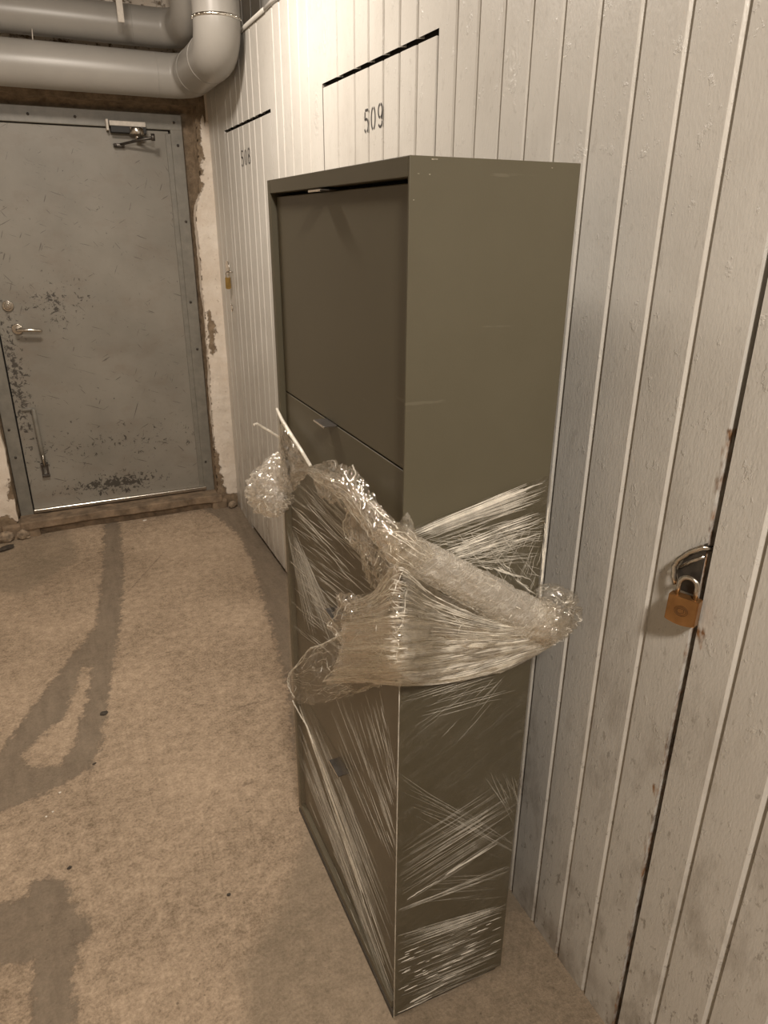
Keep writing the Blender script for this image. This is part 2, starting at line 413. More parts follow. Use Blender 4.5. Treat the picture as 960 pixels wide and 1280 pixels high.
# ------------------------------------------------------------------ board wall, right
GR = [-2.10, -2.0, -1.9, -1.8, -1.7, -1.6, -1.5, -1.4, -1.3, -1.2, -1.1, -1.0, -.9, -.8, -.7, -.6, -.5, -.4, -.3, -.2, -.095]
GR += [0.002, .1, .198, .295, .392, .488, .583]
D3 = .672
GR2 = [.7645, .859, .953, 1.048, 1.141, 1.232, 1.322, 1.413, 1.50]
D2a, D2b = 1.588, 2.313
GR3 = [1.680, 1.772, 1.865, 1.958, 2.053, 2.182]
GR4 = [2.427, 2.517, 2.61, 2.708, 2.79]
D1a, D1b = 2.869, 3.614
GR5 = [2.994, 3.093, 3.172, 3.273, 3.35, 3.454, 3.551]
GR6 = [3.734, 3.832, 3.965]
def boards(y0, y1, grooves, z0, z1, x=WX):
    """profile of tongue-and-groove boards, extruded upward; returns verts, faces, bare-wood mask"""
    prof = [(x+.02, y0), (x, y0)]
    for g in grooves:
        if y0+.01 < g < y1-.01:
            prof += [(x, g), (x+.0035, g), (x+.016, g), (x+.016, g+.0040), (x+.0085, g+.0044), (x+.0004, g+.0125), (x, g+.0132)]
    prof += [(x, y1), (x+.02, y1)]
    full = []
    for a, b in zip(prof[:-1], prof[1:]):
        full.append(a); n = int(abs(b[1]-a[1])/.012)
        for k in range(1, n): full.append((a[0]+(b[0]-a[0])*k/n, a[1]+(b[1]-a[1])*k/n))
    full.append(prof[-1])
    nz = max(1, int((z1-z0)/.03)); n = len(full)
    vs = [(p[0], p[1], z0+(z1-z0)*j/nz) for j in range(nz+1) for p in full]
    fs = [(j*n+i, j*n+i+1, (j+1)*n+i+1, (j+1)*n+i) for j in range(nz) for i in range(n-1)]
    # close the top and bottom edges of the boards
    return vs, fs
def join(parts):
    vs, fs = [], []
    for v, f in parts:
        o = len(vs); vs += v; fs += [tuple(i+o for i in q) for q in f]
    return vs, fs
ALL = GR+[D3]+GR2+[D2a]+GR3+[D2b]+GR4+[D1a]+GR5+[D1b]+GR6
ZD, ZT = 1.978, 2.285
gap = .0055
parts = [boards(-2.2, -.06-gap, GR, 0, ZT), boards(D3+.008, D2a-gap, GR2, 0, ZT),
         boards(D2b+.002, D1a-.002, GR4, 0, ZT), boards(D1b+.002, 4.05, GR6, 0, ZT),
         boards(D2a-gap, D2b+.002, GR3, ZD+.006, ZT), boards(D1a-.002, D1b+.002, GR5, ZD+.006, ZT), boards(-.06-gap, D3+gap, [g for g in GR if g > -.05], ZD+.006, ZT)]
vs, fs = join(parts)
def qbox(a, b):
    x0, y0, z0 = a; x1, y1, z1 = b
    v = [(x, y, z) for x in (x0, x1) for y in (y0, y1) for z in (z0, z1)]
    return v, [(0, 1, 3, 2), (4, 6, 7, 5), (0, 4, 5, 1), (2, 3, 7, 6), (0, 2, 6, 4), (1, 5, 7, 3)]
nb = len(fs)
v2, f2 = join([(vs, fs), qbox((WX+.019, -2.2, 0), (WX+.03, 4.05, ZT-.002))])
wall = mesh('wall_right', v2, f2, [M_board, M_slot], mi=[0]*nb+[1]*(len(f2)-nb)); tag(wall, kind='structure')
def bare_mask(o):
    P = np.empty(len(o.data.vertices)*3); o.data.vertices.foreach_get('co', P); P = P.reshape(-1, 3)
    m = np.full(len(P), -.1)
    spots = [(.687, 1.262, .005), (.687, 1.302, .004), (.687, 1.235, .003), (.687, .94, .006), (.69, .66, .006), (.688, .55, .006), (.686, .6, .005), (.687, .31, .007),
             (.687, .14, .007), (.662, .998, .012), (.655, .990, .010), (.650, 1.0, .007), (.686, 1.22, .004), (.885, 1.13, .006), (.80, 1.10, .006)]
    for y, z, r in spots:
        d = np.sqrt(((P[:, 1]-y))**2+((P[:, 2]-z)*.35)**2); m = np.maximum(m, r*.55-d)
    m = np.maximum(m, np.where((P[:, 1] > .676) & (P[:, 1] < .70) & (P[:, 2] < 1.35), -.0006-(P[:, 1]-.680)*.5, -.1))
    set_attr(o, 'bare', m)
bare_mask(wall)

def stroke(pts, wd, plane_x, seg=1):
    """flat painted stroke (y,z) polyline lying a hair in front of the boards"""
    vs, fs = [], []
    n = len(pts)
    for i, p in enumerate(pts):
        a = np.array(pts[max(i-1, 0)]); b = np.array(pts[min(i+1, n-1)]); t_ = (b-a)/np.linalg.norm(b-a); nn = np.array((-t_[1], t_[0]))*wd/2
        for s in (1, -1): vs.append((plane_x, p[0]+nn[0]*s, p[1]+nn[1]*s))
    for i in range(n-1): fs.append((2*i, 2*i+1, 2*i+3, 2*i+2))
    return vs, fs
def digit(ch, y, z, w_, h, sw):
    """stencilled digit; +u runs toward -y (to the right in the picture)"""
    def a(cx, cz, rx, rz, a0, a1, n=12):
        return [(cx+rx*math.cos(math.radians(a0+(a1-a0)*i/n)), cz+rz*math.sin(math.radians(a0+(a1-a0)*i/n))) for i in range(n+1)]
    r = w_/2; S = []
    if ch == '0': S = [a(r, h/2, r, h/2, 105, 255), a(r, h/2, r, h/2, 75, -75)]
    if ch == '5': S = [[(w_*.95, h), (w_*.15, h)], [(w_*.12, h*.93), (w_*.08, h*.56)], a(r*.9, h*.3, r*1.05, h*.3, 125, -70), a(r*.9, h*.3, r*1.0, h*.3, -100, -150)]
    if ch == '9': S = [a(r, h*.7, r, h*.3, 80, -80)+[], a(r, h*.7, r, h*.3, 100, 260), [(w_, h*.7), (w_*.97, h*.3)], a(r, h*.25, r*.95, h*.25, 0, -150)]
    if ch == '8': S = [a(r, h*.74, r*.9, h*.25, 80, -80), a(r, h*.74, r*.9, h*.25, 100, 260), a(r, h*.25, r, h*.25, 80, -80), a(r, h*.25, r, h*.25, 100, 260)]
    return [stroke([(y-u, z+v) for u, v in s], sw, WX-.0006) for s in S]
def number(txt, y, z, w_, h, pitch, sw, parent):
    ps = []
    for i, c in enumerate(txt): ps += digit(c, y-i*pitch, z+i*.002, w_, h, sw)
    v, f = join(ps); o = mesh('door_number', v, f, M_ink, parent); return o

# ---- storage doors (board panels cut out of the same wall)
def storage_door(name, y0, y1, grooves):
    v, f = boards(y0+gap, y1-gap, grooves, .03, ZD-.006)
    v2, f2 = join([(v, f), qbox((WX+.0175, y0+gap, .03), (WX+.0185, y1-gap, ZD-.006))])
    o = mesh(name, v2, f2, M_board); tag(o, kind='structure'); bare_mask(o); return o
door2 = storage_door('door_2', D1a, D1b, GR5)
door3 = storage_door('door_3', D2a, D2b, GR3)
door4 = storage_door('door_4', -.06, D3, [g for g in GR if g > -.05])
number('509', 1.990, 1.823, .025, .052, .045, .0062, door3)
number('508', 3.335, 1.820, .030, .058, .056, .007, door2)

# rail along the top of the board wall
bm = bmesh.new()
for a, b in ((-2.2, .5), (.52, 2.05), (2.06, 2.64), (2.66, 2.86), (2.87, 4.0)):
    tube(bm, [(WX-.004+random.uniform(-.003, .003), a, ZT+.004), (WX-.004, (a+b)/2, ZT+.008), (WX-.004, b, ZT+.004+random.uniform(-.003, .004))], .0075, 10)
rail = bmobj('trim_1', bm, M_board, smooth=True); bare_mask(rail); tag(rail, kind='structure')
# slatted partition seen over the rail and the dark store behind it
y = 1.0; k = 0
bm = bmesh.new()
while y < 3.9:
    add_box(bm, (.965, y, 0), (.985, y+.125, 2.7), .002); y += .145
o = bmobj('trim_2', bm, M_board); bare_mask(o); tag(o, kind='structure')
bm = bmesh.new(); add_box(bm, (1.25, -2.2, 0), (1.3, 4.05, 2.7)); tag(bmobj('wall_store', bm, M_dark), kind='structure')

# ------------------------------------------------------------------ masonry end wall with a broken-edged opening
WB, DY = 3.935, 4.05
XL, XR, ZH = -.315, .782, 2.118
inner = []
def jit(s, amp): return amp*(noise.noise(Vector((s*9, 3.1, 0)))+.5*noise.noise(Vector((s*31, 8.2, 0))))
n1, n2 = 150, 80
for i in range(n1): z = ZH*i/n1; inner.append((XL+jit(z, .008)-.01*(z < .12), z, 'l'))
for i in range(n2): x = XL+(XR-XL)*i/n2; inner.append((x, ZH+jit(5+x, .012), 't'))
for i in range(n1+1):
    z = ZH*(1-i/n1)
    base = XR-.028*max(0, min(1, (1.72-z)/.06)) - .014*max(0, min(1, (.9-z)/.5)) + .012*max(0, min(1, (z-1.72)/.3))
    inner.append((base+jit(11+z, .008), z, 'r'))
outer = []
for x, z, s in inner:
    if s == 'l': outer.append((-1.5, z*2.75/ZH))
    elif s == 't': outer.append((-1.5+(x-XL)/(XR-XL)*2.36, 2.75))
    else: outer.append((.868, z if z < 2.0 else 2.0+(z-2.0)*(.75/(ZH-2.0))))
rings = []
rings.append([(max(XL+.015, min(.735, x)) if s != 't' else max(XL+.015, min(.735, x)), DY, min(z, ZH-.03)) for x, z, s in inner])
rings.append([(x*.9+.1*max(XL, min(.75, x)), DY-.05, z) for x, z, s in inner])
rings.append([(x, WB+.012, z) for x, z, s in inner])
K = 40
for k in range(K+1):
    t_ = (k/K)**2.2; rings.append([(x+(outer[i][0]-x)*t_+(.006 if k == 0 and s == 'r' else 0), WB, z+(outer[i][1]-z)*t_) for i, (x, z, s) in enumerate(inner)])
n = len(inner); vs = []
for ri, r in enumerate(rings):
    for x, y, z in r:
        q = Vector((x*6, y*6, z*6))
        dy = (noise.noise(q)*.007+noise.noise(q*4)*.004+noise.noise(q*11)*.002) if ri > 0 else 0
        vs.append((x, y+dy, max(z, 0)))
fs = [(j*n+i, j*n+i+1, (j+1)*n+i+1, (j+1)*n+i) for j in range(len(rings)-1) for i in range(n-1)]
wb = mesh('wall_back', vs, fs, M_plaster, smooth=True); tag(wb, kind='structure')
VV = np.array(vs); Pxz = VV[:, [0, 2]]
zz_ = VV[:, 2]; dam = np.where(zz_ < 2.075, zz_-2.075, np.where(zz_ < 2.145, .03, .03-(zz_-2.145)*1.2)); dam = np.maximum(dam, np.where(zz_ > 2.145, -.006, -.2))   # broken mortar round the lintel
dam = np.where(VV[:, 0] > .845, dam-.05, dam)
reveal = np.where((VV[:, 1] < 4.06) & (VV[:, 1] > WB+.03), .03, -.2)
dam = np.maximum(dam, reveal)
for pl in ([(.7, 2.3), (.815, 2.2), (.815, 1.95), (.80, 1.80), (.80, 1.74), (.765, 1.72), (.7, 1.72)],
           [(.768, 1.13), (.78, 1.16), (.795, 1.14), (.80, 1.06), (.80, .97), (.785, .91), (.77, .93), (.765, 1.05)],
           [(.70, .0), (.70, .5), (.742, .45), (.765, .25), (.80, .11), (.86, .10), (.86, 0)],
           [(-.6, 0), (-.33, .0), (-.30, .10), (-.36, .16), (-.42, .17), (-.6, .12)],
           [(-.345, .25), (-.30, .25), (-.30, .33), (-.325, .36), (-.335, .31)]):
    dam = np.maximum(dam, poly_sd(Pxz, pl))
set_attr(wb, 'damage', np.clip(dam, -.2, .2))

# other shell surfaces that bounce the light
for nm, a, b, m in (('ceiling', (-1.5, -2.2, 2.7), (1.3, 4.05, 2.75), M_ceil), ('wall_left', (-1.5, -2.2, 0), (-1.45, 4.05, 2.7), M_leftwall),
                    ('wall_front', (-1.5, -2.25, 0), (1.3, -2.2, 2.7), M_leftwall)):
    bm = bmesh.new(); add_box(bm, a, b); tag(bmobj(nm, bm, m), kind='structure')

# ------------------------------------------------------------------ steel door
door = empty('door_1', (.2, 4.03, .1), kind='structure')
bm = bmesh.new()
add_box(bm, (-.236, 4.025, .135), (.672, 4.06, 2.012), .003)
leaf = bmobj('door_leaf', bm, M_steel, door)
bm = bmesh.new()
add_box(bm, (-.305, 4.012, .06), (-.242, 4.07, 2.07), .003); add_box(bm, (.680, 4.012, .10), (.738, 4.07, 2.08), .003)
add_box(bm, (-.305, 4.011, 2.016), (.738, 4.07, 2.085), .003)
add_box(bm, (.655, 4.018, .13), (.681, 4.05, 2.0), .002)
fr = bmobj('door_frame', bm, M_frame, door)
bm = bmesh.new(); add_box(bm, (-.32, 4.052, .0), (.75, 4.075, 2.10)); bmobj('shadow_gap', bm, M_gap, door)
bm = bmesh.new()
for (x, z) in ((.70, 1.2), (.712, .95), (.70, .3), (.715, 1.6), (.70, 2.05), (-.28, .6), (-.275, .45), (-.285, 1.0), (.05, 2.05), (.25, 2.05), (-.1, 2.05), (.71, 1.95)):
    cyl(bm, (x, 4.013, z), (x, 4.007, z), .006, 10)
bmobj('frame_screw', bm, M_dull, door, True)
bm = bmesh.new(); add_box(bm, (-.24, 4.004, .128), (.69, 4.03, .148), .003)
tag(bmobj('threshold_strip', bm, M_chrome, door), 'scratched light metal threshold strip')
# lock cylinder and lever
bm = bmesh.new(); cyl(bm, (-.178, 4.025, 1.212), (-.178, 4.012, 1.212), .026, 28, .003); cyl(bm, (-.178, 4.012, 1.212), (-.178, 3.998, 1.212), .016, 24, .003)
add_box(bm, (-.1795, 3.996, 1.205), (-.1765, 4.0, 1.219)); bmobj('lock_cylinder', bm, M_chrome, door, True)
bm = bmesh.new(); cyl(bm, (-.155, 4.025, 1.1), (-.155, 4.014, 1.1), .026, 28, .003)
tube(bm, [(-.155, 4.014, 1.1), (-.155, 3.985, 1.1), (-.152, 3.974, 1.1), (-.140, 3.968, 1.1), (-.10, 3.966, 1.099), (-.055, 3.968, 1.094), (-.045, 3.97, 1.092)], [.009, .009, .0095, .0095, .009, .0085, .005], 16)
bmobj('door_handle', bm, M_chrome, door, True)
# long bolt by the foot of the door
bm = bmesh.new(); tube(bm, [(-.150, 4.008, .700), (-.150, 4.005, .69), (-.148, 4.005, .52), (-.146, 4.005, .40)], [.009, .0115, .0115, .010], 14)
add_box(bm, (-.205, 4.012, .688), (-.150, 4.027, .702), .002)
b = bmobj('foot_bolt', bm, M_frame, door, True)
bm = bmesh.new(); add_box(bm, (-.166, 4.004, .385), (-.128, 4.026, .40), .002); add_box(bm, (-.164, 4.010, .335), (-.154, 4.026, .40), .001); add_box(bm, (-.140, 4.010, .335), (-.130, 4.026, .40), .001)
add_box(bm, (-.166, 4.006, .325), (-.128, 4.026, .336), .001); bmobj('bolt_bracket', bm, M_dull, door)
bm = bmesh.new(); tube(bm, [(-.147, 3.998, .385), (-.147, 3.996, .42), (-.145, 3.998, .45)], .0035, 10); bmobj('bolt_pin', bm, M_chrome, door, True)
# door closer
bm = bmesh.new(); add_box(bm, (.395, 3.972, 2.018), (.560, 4.012, 2.040), .003)
cl = bmobj('closer_body', bm, M_white, door)
bm = bmesh.new(); add_box(bm, (.398, 3.968, 1.990), (.560, 4.014, 2.0175), .002); bmobj('closer_base', bm, M_black, door)
bm = bmesh.new(); add_box(bm, (.380, 3.975, 1.998), (.391, 4.014, 2.045), .002)
bmobj('closer_end_plate', bm, M_white, door)
bm = bmesh.new(); cyl(bm, (.515, 3.975, 2.014), (.515, 3.975, 1.984), .034, 32, .003); cyl(bm, (.515, 3.975, 1.984), (.515, 3.975, 1.965), .01, 16); bmobj('closer_spindle', bm, M_chrome, door, True)
bm = bmesh.new(); tube(bm, [(.515, 3.975, 1.968), (.545, 3.93, 1.966), (.575, 3.90, 1.966)], .0075, 10); tube(bm, [(.578, 3.895, 1.970), (.50, 3.955, 1.955), (.43, 4.005, 1.94)], .006, 10)
cyl(bm, (.577, 3.897, 1.985), (.577, 3.897, 1.955), .009, 14)
bmobj('closer_arm', bm, M_dull, door, True)
bm = bmesh.new(); add_box(bm, (.405, 3.995, 1.930), (.455, 4.026, 1.946), .003)
for x in (.413, .447): cyl(bm, (x, 3.996, 1.938), (x, 3.990, 1.938), .006, 12)
bmobj('closer_foot', bm, M_dull, door, True)
keep(door)
# grimy sill below the door
bm = bmesh.new()
r = add_box(bm, (-.31, 3.905, .078), (.76, 4.06, .122), .006); add_box(bm, (-.31, 3.94, -.01), (.76, 4.06, .077), .004)
add_box(bm, (-.40, 3.91, -.01), (-.22, 4.02, .11), .012); add_box(bm, (.70, 3.91, -.01), (.79, 4.02, .09), .012)
bmesh.ops.subdivide_edges(bm, edges=[e for e in bm.edges if abs((e.verts[0].co-e.verts[1].co).x) > .5], cuts=60, use_grid_fill=True)
for v in bm.verts:
    q = v.co*7; v.co += Vector((0, noise.noise(q)*.010+noise.noise(q*4)*.004, noise.noise(q+Vector((9, 0, 0)))*.006))
sill = bmobj('trim_3', bm, M_wood); tag(sill, kind='structure')

# ------------------------------------------------------------------ pipes
def elbow_path(p, r=.10, n=8):
    out = [Vector(p[0])]
    for i in range(1, len(p)-1):
        a, b, c = Vector(p[i-1]), Vector(p[i]), Vector(p[i+1]); u = (a-b).normalized(); v = (c-b).normalized()
        s, e = b+u*r, b+v*r; cen = b+u*r+v*r
        for k in range(n+1):
            th = math.pi/2*k/n; out.append(cen - v*r*math.cos(th) - u*r*math.sin(th))
    out.append(Vector(p[-1])); return out
def pipe(name, path, rad, collars, label, bandat=None, group=None):
    o = empty(name, path[0], label, 'pipe', group=group)
    pts = elbow_path(path); bm = bmesh.new(); tube(bm, pts, rad, 40, False); bmobj('pipe_run', bm, M_pipe, o, True)
    for c, d in collars:
        c = Vector(c); d = Vector(d); bm = bmesh.new(); tube(bm, [c-d*.0015, c-d*.001, c+d*.001, c+d*.0015], [rad, rad+.0015, rad+.0015, rad], 40, False); bmobj('seam', bm, M_pipe, o, True)
    if bandat:
        bm = bmesh.new(); c = Vector(bandat); tube(bm, [c+Vector((0, 0, -.006)), c+Vector((0, 0, -.005)), c+Vector((0, 0, .005)), c+Vector((0, 0, .006))], [rad, rad+.002, rad+.002, rad], 48, False)
        for k in range(22):
            a = 2*math.pi*k/22; p = c+Vector((math.cos(a), math.sin(a), 0))*(rad+.002); cyl(bm, p-Vector((0, 0, .004)), p+Vector((0, 0, .004)), .003, 8)
        bmobj('metal_band', bm, M_band, o, True)
    keep(o); return o
pipe('insulated_pipe', [(-1.45, 3.79, 2.212), (.750, 3.79, 2.212), (.750, 3.17, 2.212), (.750, 3.17, 2.7)], .089,
     [((.60, 3.79, 2.212), (1, 0, 0)), ((.750, 3.60, 2.212), (0, 1, 0)), ((.750, 3.34, 2.212), (0, 1, 0))],
     'lower thick grey pipe bending up beside the board wall, with a shiny riveted band', (.750, 3.17, 2.312))
pipe('insulated_pipe', [(-1.45, 3.845, 2.405), (.735, 3.845, 2.405), (.735, 3.56, 2.405), (.735, 3.56, 2.7)], .077,
     [((.52, 3.845, 2.405), (1, 0, 0)), ((.0, 3.845, 2.405), (1, 0, 0))], 'upper grey pipe running behind and above the banded pipe under the ceiling')
p0 = ony(145, -60, 3.62); p1 = ony(150, 12, 3.62); p2 = ony(152, 28, 3.62)
bm = bmesh.new(); r = add_box(bm, (p1.x-.013, p1.y-.003, p2.z), (p1.x+.013, p1.y+.003, 2.7), .002)
o = bmobj('hanging_strap', bm, M_white); tag(o, 'white strap hanging from the ceiling in front of the grey pipes', 'strap')
p1 = ony(40, 36, 3.80); p2 = ony(41, 51, 3.79); bm = bmesh.new(); tube(bm, [p1, (p1+p2)/2, p2], .0025, 8)
o = bmobj('hanging_wire', bm, M_white, None, True); tag(o, 'short pale wire end hanging between the two grey pipes, left of the strap', 'wire')

# ------------------------------------------------------------------ cabinet
CX, CY, CD, CL, CH = .445, .892, .271, .650, 1.674
cab = empty('tall_cabinet', (CX+CD/2, CY+CL/2, 0), 'tall olive grey cabinet with four drop fronts, its lower half in clear wrap', 'cabinet')
T = .018
def part(name, a, b, m=M_lac, bev=.001, parent=cab):
    bm = bmesh.new(); add_box(bm, a, b, bev); return bmobj(name, bm, m, parent)
part('side_panel', (CX, CY, .014), (CX+CD, CY+.0045, CH))
part('side_panel', (CX, CY+CL-T, .014), (CX+CD, CY+CL, CH))
part('top_panel', (CX, CY+.0047, CH-.025), (CX+CD, CY+CL-T, CH))
part('bottom_panel', (CX, CY+T, .014), (CX+CD, CY+CL-T, .034))
part('back_panel', (CX+CD-.008, CY+T, .034), (CX+CD-.001, CY+CL-T, CH-.025))
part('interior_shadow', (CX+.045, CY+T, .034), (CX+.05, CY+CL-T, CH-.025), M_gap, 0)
part('base_shadow_strip', (CX-.002, CY+.006, 0), (CX+CD-.01, CY+CL-.004, .0138), M_black)  # black slab added for the dark shade in the gap under the cabinet
zt = CH-.025-.006
fh = (zt-.038)/4
for k in range(4):
    z1 = zt-k*fh; z0 = z1-fh+.003
    f_ = part('drop_front', (CX+.012, CY+.0055, z0), (CX+.028, CY+CL-T-.003, z1), M_lac, .0015)
    bm = bmesh.new(); yc = CY+CL/2+.012
    yc = (1.218, 1.230, 1.20, 1.20)[k]
    add_box(bm, (CX-.012, yc-.029, z1+.0004), (CX+.020, yc+.029, z1+.0020), .0004)
    h = bmobj('pull_tab', bm, M_dull, f_)
    bm = bmesh.new(); add_box(bm, (CX-.0145, yc-.029, z1-.0015), (CX-.0121, yc+.029, z1+.0022), .0006)
    h = bmobj('tab_rim', bm, M_chrome, f_)
# small chips on the near side panel
for (px, py, s) in ((545, 199, 3.0), (541, 199, 2), (523, 217, 1.6), (537, 218, 1.4), (517, 250, 1.2), (690, 210, 1.5)):
    p = ony(px, py, CY); bm = bmesh.new(); add_box(bm, (p.x-.0008*s, CY-.0004, p.z-.0005), (p.x+.0008*s, CY+.001, p.z+.0006)); bmobj('paint_chip', bm, M_edge, cab)
keep(cab)

# ------------------------------------------------------------------ stretch film
film = empty('stretch_film', (CX, CY, 0), 'torn clear plastic stretch wrap around the lower half of the tall cabinet', 'plastic wrap')
OFF = .0035
def grid_mesh(name, P, nu, nv, m, parent=film, smooth=True):
    vs = [P(i/nu, j/nv) for j in range(nv+1) for i in range(nu+1)]
    fs = [(j*(nu+1)+i, j*(nu+1)+i+1, (j+1)*(nu+1)+i+1, (j+1)*(nu+1)+i) for j in range(nv) for i in range(nu)]
    return mesh(name, vs, fs, m, parent, smooth)
def polyval(pts, u):     # piecewise-linear smooth-ish interpolation of tuples
    n = len(pts)-1; x = u*n; i = min(int(x), n-1); f = x-i
    a = pts[max(i-1, 0)]; b = pts[i]; c = pts[i+1]; d = pts[min(i+2, n)]
    return [.5*((2*b[k])+(-a[k]+c[k])*f+(2*a[k]-5*b[k]+4*c[k]-d[k])*f*f+(-a[k]+3*b[k]-3*c[k]+d[k])*f**3) for k in range(len(b))]
def lin(pts, x):
    return float(np.interp(x, [p[0] for p in pts], [p[1] for p in pts]))
def ridged(q):
    return 1-abs(noise.noise(q))*2
# tight wrap, door side: (y, top z)
ftop = [(.885, 1.155), (.95, 1.165), (1.02, 1.18), (1.10, 1.175), (1.2, 1.15), (1.30, 1.125), (1.335, 1.128), (1.40, 1.145), (1.48, 1.168), (1.56, 1.20)]
def Pfront(u, v):
    y = CY-OFF+(CL+2*OFF)*u; z = .012+(lin(ftop, y)-.012)*v
    w_ = noise.noise(Vector((0, y*9+z*5, z*3)))*.0012+ridged(Vector((3, y*22+z*16, z*6)))*.0012
    return (CX-OFF-max(0, w_)*(1 if .02 < u < .98 else 0), y, z)
grid_mesh('wrap_over_doors', Pfront, 90, 200, M_film_front)
stop_ = [(.44, 1.155), (.50, 1.17), (.60, 1.19), (.72, 1.213)]
def Pside(u, v):
    x = CX-OFF+(CD+2*OFF)*u; z = .012+(lin(stop_, x)-.012)*v
    w_ = ridged(Vector((x*10, 2, z*30-x*18)))*.0016*(1 if z < .25 or z > .9 else .5)
    return (x, CY-OFF-max(0, w_)*(1 if .03 < u < .97 else 0), z)
grid_mesh('wrap_over_side', Pside, 60, 220, M_film_side)
def Pfar(u, v):
    x = CX-OFF+(CD+2*OFF)*u; z = .012+1.18*v; return (x, CY+CL+OFF, z)
grid_mesh('wrap_over_far_side', Pfar, 10, 60, M_film_side)
def Pback(u, v):
    y = CY-OFF+(CL+2*OFF)*u; z = .012+1.19*v; return (CX+CD+OFF+.002*math.sin(z*40), y, z)
grid_mesh('wrap_over_back', Pback, 10, 60, M_film_front)

# --- creases: thin raised ridges of stretched film
class Strands:
    def __init__(s): s.v = []; s.f = []
    def ridge(s, p, q, wd, out, n=6, bow=.0, wig=.0004):
        p = Vector(p); q = Vector(q); t_ = (q-p); L_ = t_.length
        if L_ < .004: return
        t_.normalize(); out = Vector(out); side = t_.cross(out).normalized(); o = len(s.v); ph = random.random()*50
        for i in range(n+1):
            f = i/n; c = p.lerp(q, f)+side*(bow*math.sin(math.pi*f)*L_+wig*noise.noise(Vector((ph+f*6, 0, 0)))*4)
            w_ = wd*(.25+.75*math.sin(math.pi*min(max(f, .03), .97)))
            s.v += [c-side*w_, c+out*w_*.9, c+side*w_]
        for i in range(n):
            a = o+i*3; s.f += [(a, a+3, a+4, a+1), (a+1, a+4, a+5, a+2)]
    def build(s, name, m): 
        o = mesh(name, s.v, s.f, m, film, True); o['kind'] = 'stuff'; return o
def bundle(S, plane, a0, a1, b0, b1, n, wd=(.0003, .0007), frag=(.15, .6), bow=.02, off=.0055, jit_=4):
    for k in range(n):
        t_ = random.random(); l = frag[0]+random.random()*(frag[1]-frag[0]); s0 = random.random()*(1-l)
        e0 = [a0[i]+(b0[i]-a0[i])*t_+random.uniform(-jit_, jit_)*.3 for i in (0, 1)]; e1 = [a1[i]+(b1[i]-a1[i])*t_+random.uniform(-jit_, jit_) for i in (0, 1)]
        p = [e0[i]+(e1[i]-e0[i])*s0 for i in (0, 1)]; q = [e0[i]+(e1[i]-e0[i])*(s0+l) for i in (0, 1)]
        if plane == 'f': P, Q, o = onx(*p, CX-off), onx(*q, CX-off), (-1, 0, 0)
        else: P, Q, o = ony(*p, CY-off), ony(*q, CY-off), (0, -1, 0)
        def clampin(A):
            if plane == 'f': A.y = min(max(A.y, CY-.002), CY+CL+.002)
            else: A.x = min(max(A.x, CX-.002), CX+CD+.002)
            A.z = max(A.z, .014)
        clampin(P); clampin(Q)
        S.ridge(P, Q, random.uniform(*wd), o, 6, random.uniform(-bow, bow))
S = Strands(); B = Strands()
bundle(S, 'f', (360, 600), (500, 700), (360, 780), (450, 850), 100, (.0006, .0013), (.12, .4), .03)
bundle(S, 'f', (358, 660), (385, 800), (366, 660), (450, 840), 54, (.0005, .0012), (.25, .8), .03)
bundle(S, 'f', (395, 590), (500, 690), (370, 610), (470, 720), 40, (.0006, .0014), (.2, .6), .03)
bundle(S, 'f', (372, 885), (494, 1225), (384, 870), (496, 1150), 72, (.0005, .0012), (.15, .6), .01)
bundle(B, 'f', (374, 885), (492, 1235), (377, 885), (494, 1215), 16, (.0008, .0022), (.12, .4), .01, jit_=3)
bundle(S, 'f', (395, 870), (497, 1120), (480, 850), (498, 980), 60, (.0005, .0012), (.12, .5), .01)
bundle(S, 'f', (372, 940), (492, 1262), (373, 900), (494, 1240), 72, (.0005, .0012), (.12, .5), .01)
bundle(B, 'f', (372, 882), (440, 1085), (376, 880), (446, 1080), 10, (.001, .0025), (.2, .6), .01, jit_=2)
bundle(B, 'f', (362, 600), (470, 700), (360, 640), (450, 760), 16, (.0006, .001), (.15, .35), .02)
bundle(B, 'f', (376, 990), (490, 1255), (373, 920), (494, 1240), 12, (.0005, .0009), (.04, .12), .01)
bundle(B, 'f', (408, 1010), (425, 1050), (410, 1012), (428, 1056), 4, (.0006, .0012), (.5, .9), .02, jit_=1)
bundle(S, 's', (505, 668), (684, 594), (520, 676), (684, 622), 45, (.0004, .0012), (.25, .8), .02)
bundle(B, 's', (505, 668), (684, 596), (515, 672), (684, 604), 12, (.0007, .0016), (.4, .9), .01)
bundle(B, 's', (545, 690), (684, 640), (560, 700), (684, 660), 9, (.0006, .0012), (.2, .5), .02)
bundle(B, 's', (560, 700), (684, 720), (640, 700), (684, 765), 12, (.0006, .0014), (.1, .3), .08)
bundle(S, 's', (512, 680), (684, 612), (545, 712), (684, 700), 80, (.0004, .001), (.12, .5), .04)
bundle(S, 's', (500, 690), (684, 720), (560, 660), (684, 650), 40, (.0003, .0007), (.1, .3), .06)
bundle(B, 's', (520, 690), (684, 625), (545, 712), (684, 670), 14, (.0004, .0009), (.1, .35), .03)
bundle(B, 'f', (360, 620), (480, 730), (360, 740), (450, 830), 26, (.0005, .0009), (.08, .3), .03)
bundle(B, 'f', (400, 872), (496, 1100), (470, 852), (498, 980), 16, (.0004, .0008), (.1, .4), .01)
bundle(S, 's', (530, 700), (682, 640), (560, 715), (682, 670), 40, (.0004, .001), (.2, .5), .03)
bundle(S, 's', (560, 730), (640, 650), (660, 760), (684, 660), 40, (.0003, .0008), (.15, .4), .08)
bundle(S, 's', (560, 660), (640, 760), (620, 650), (684, 730), 30, (.0003, .0007), (.15, .4), .08)
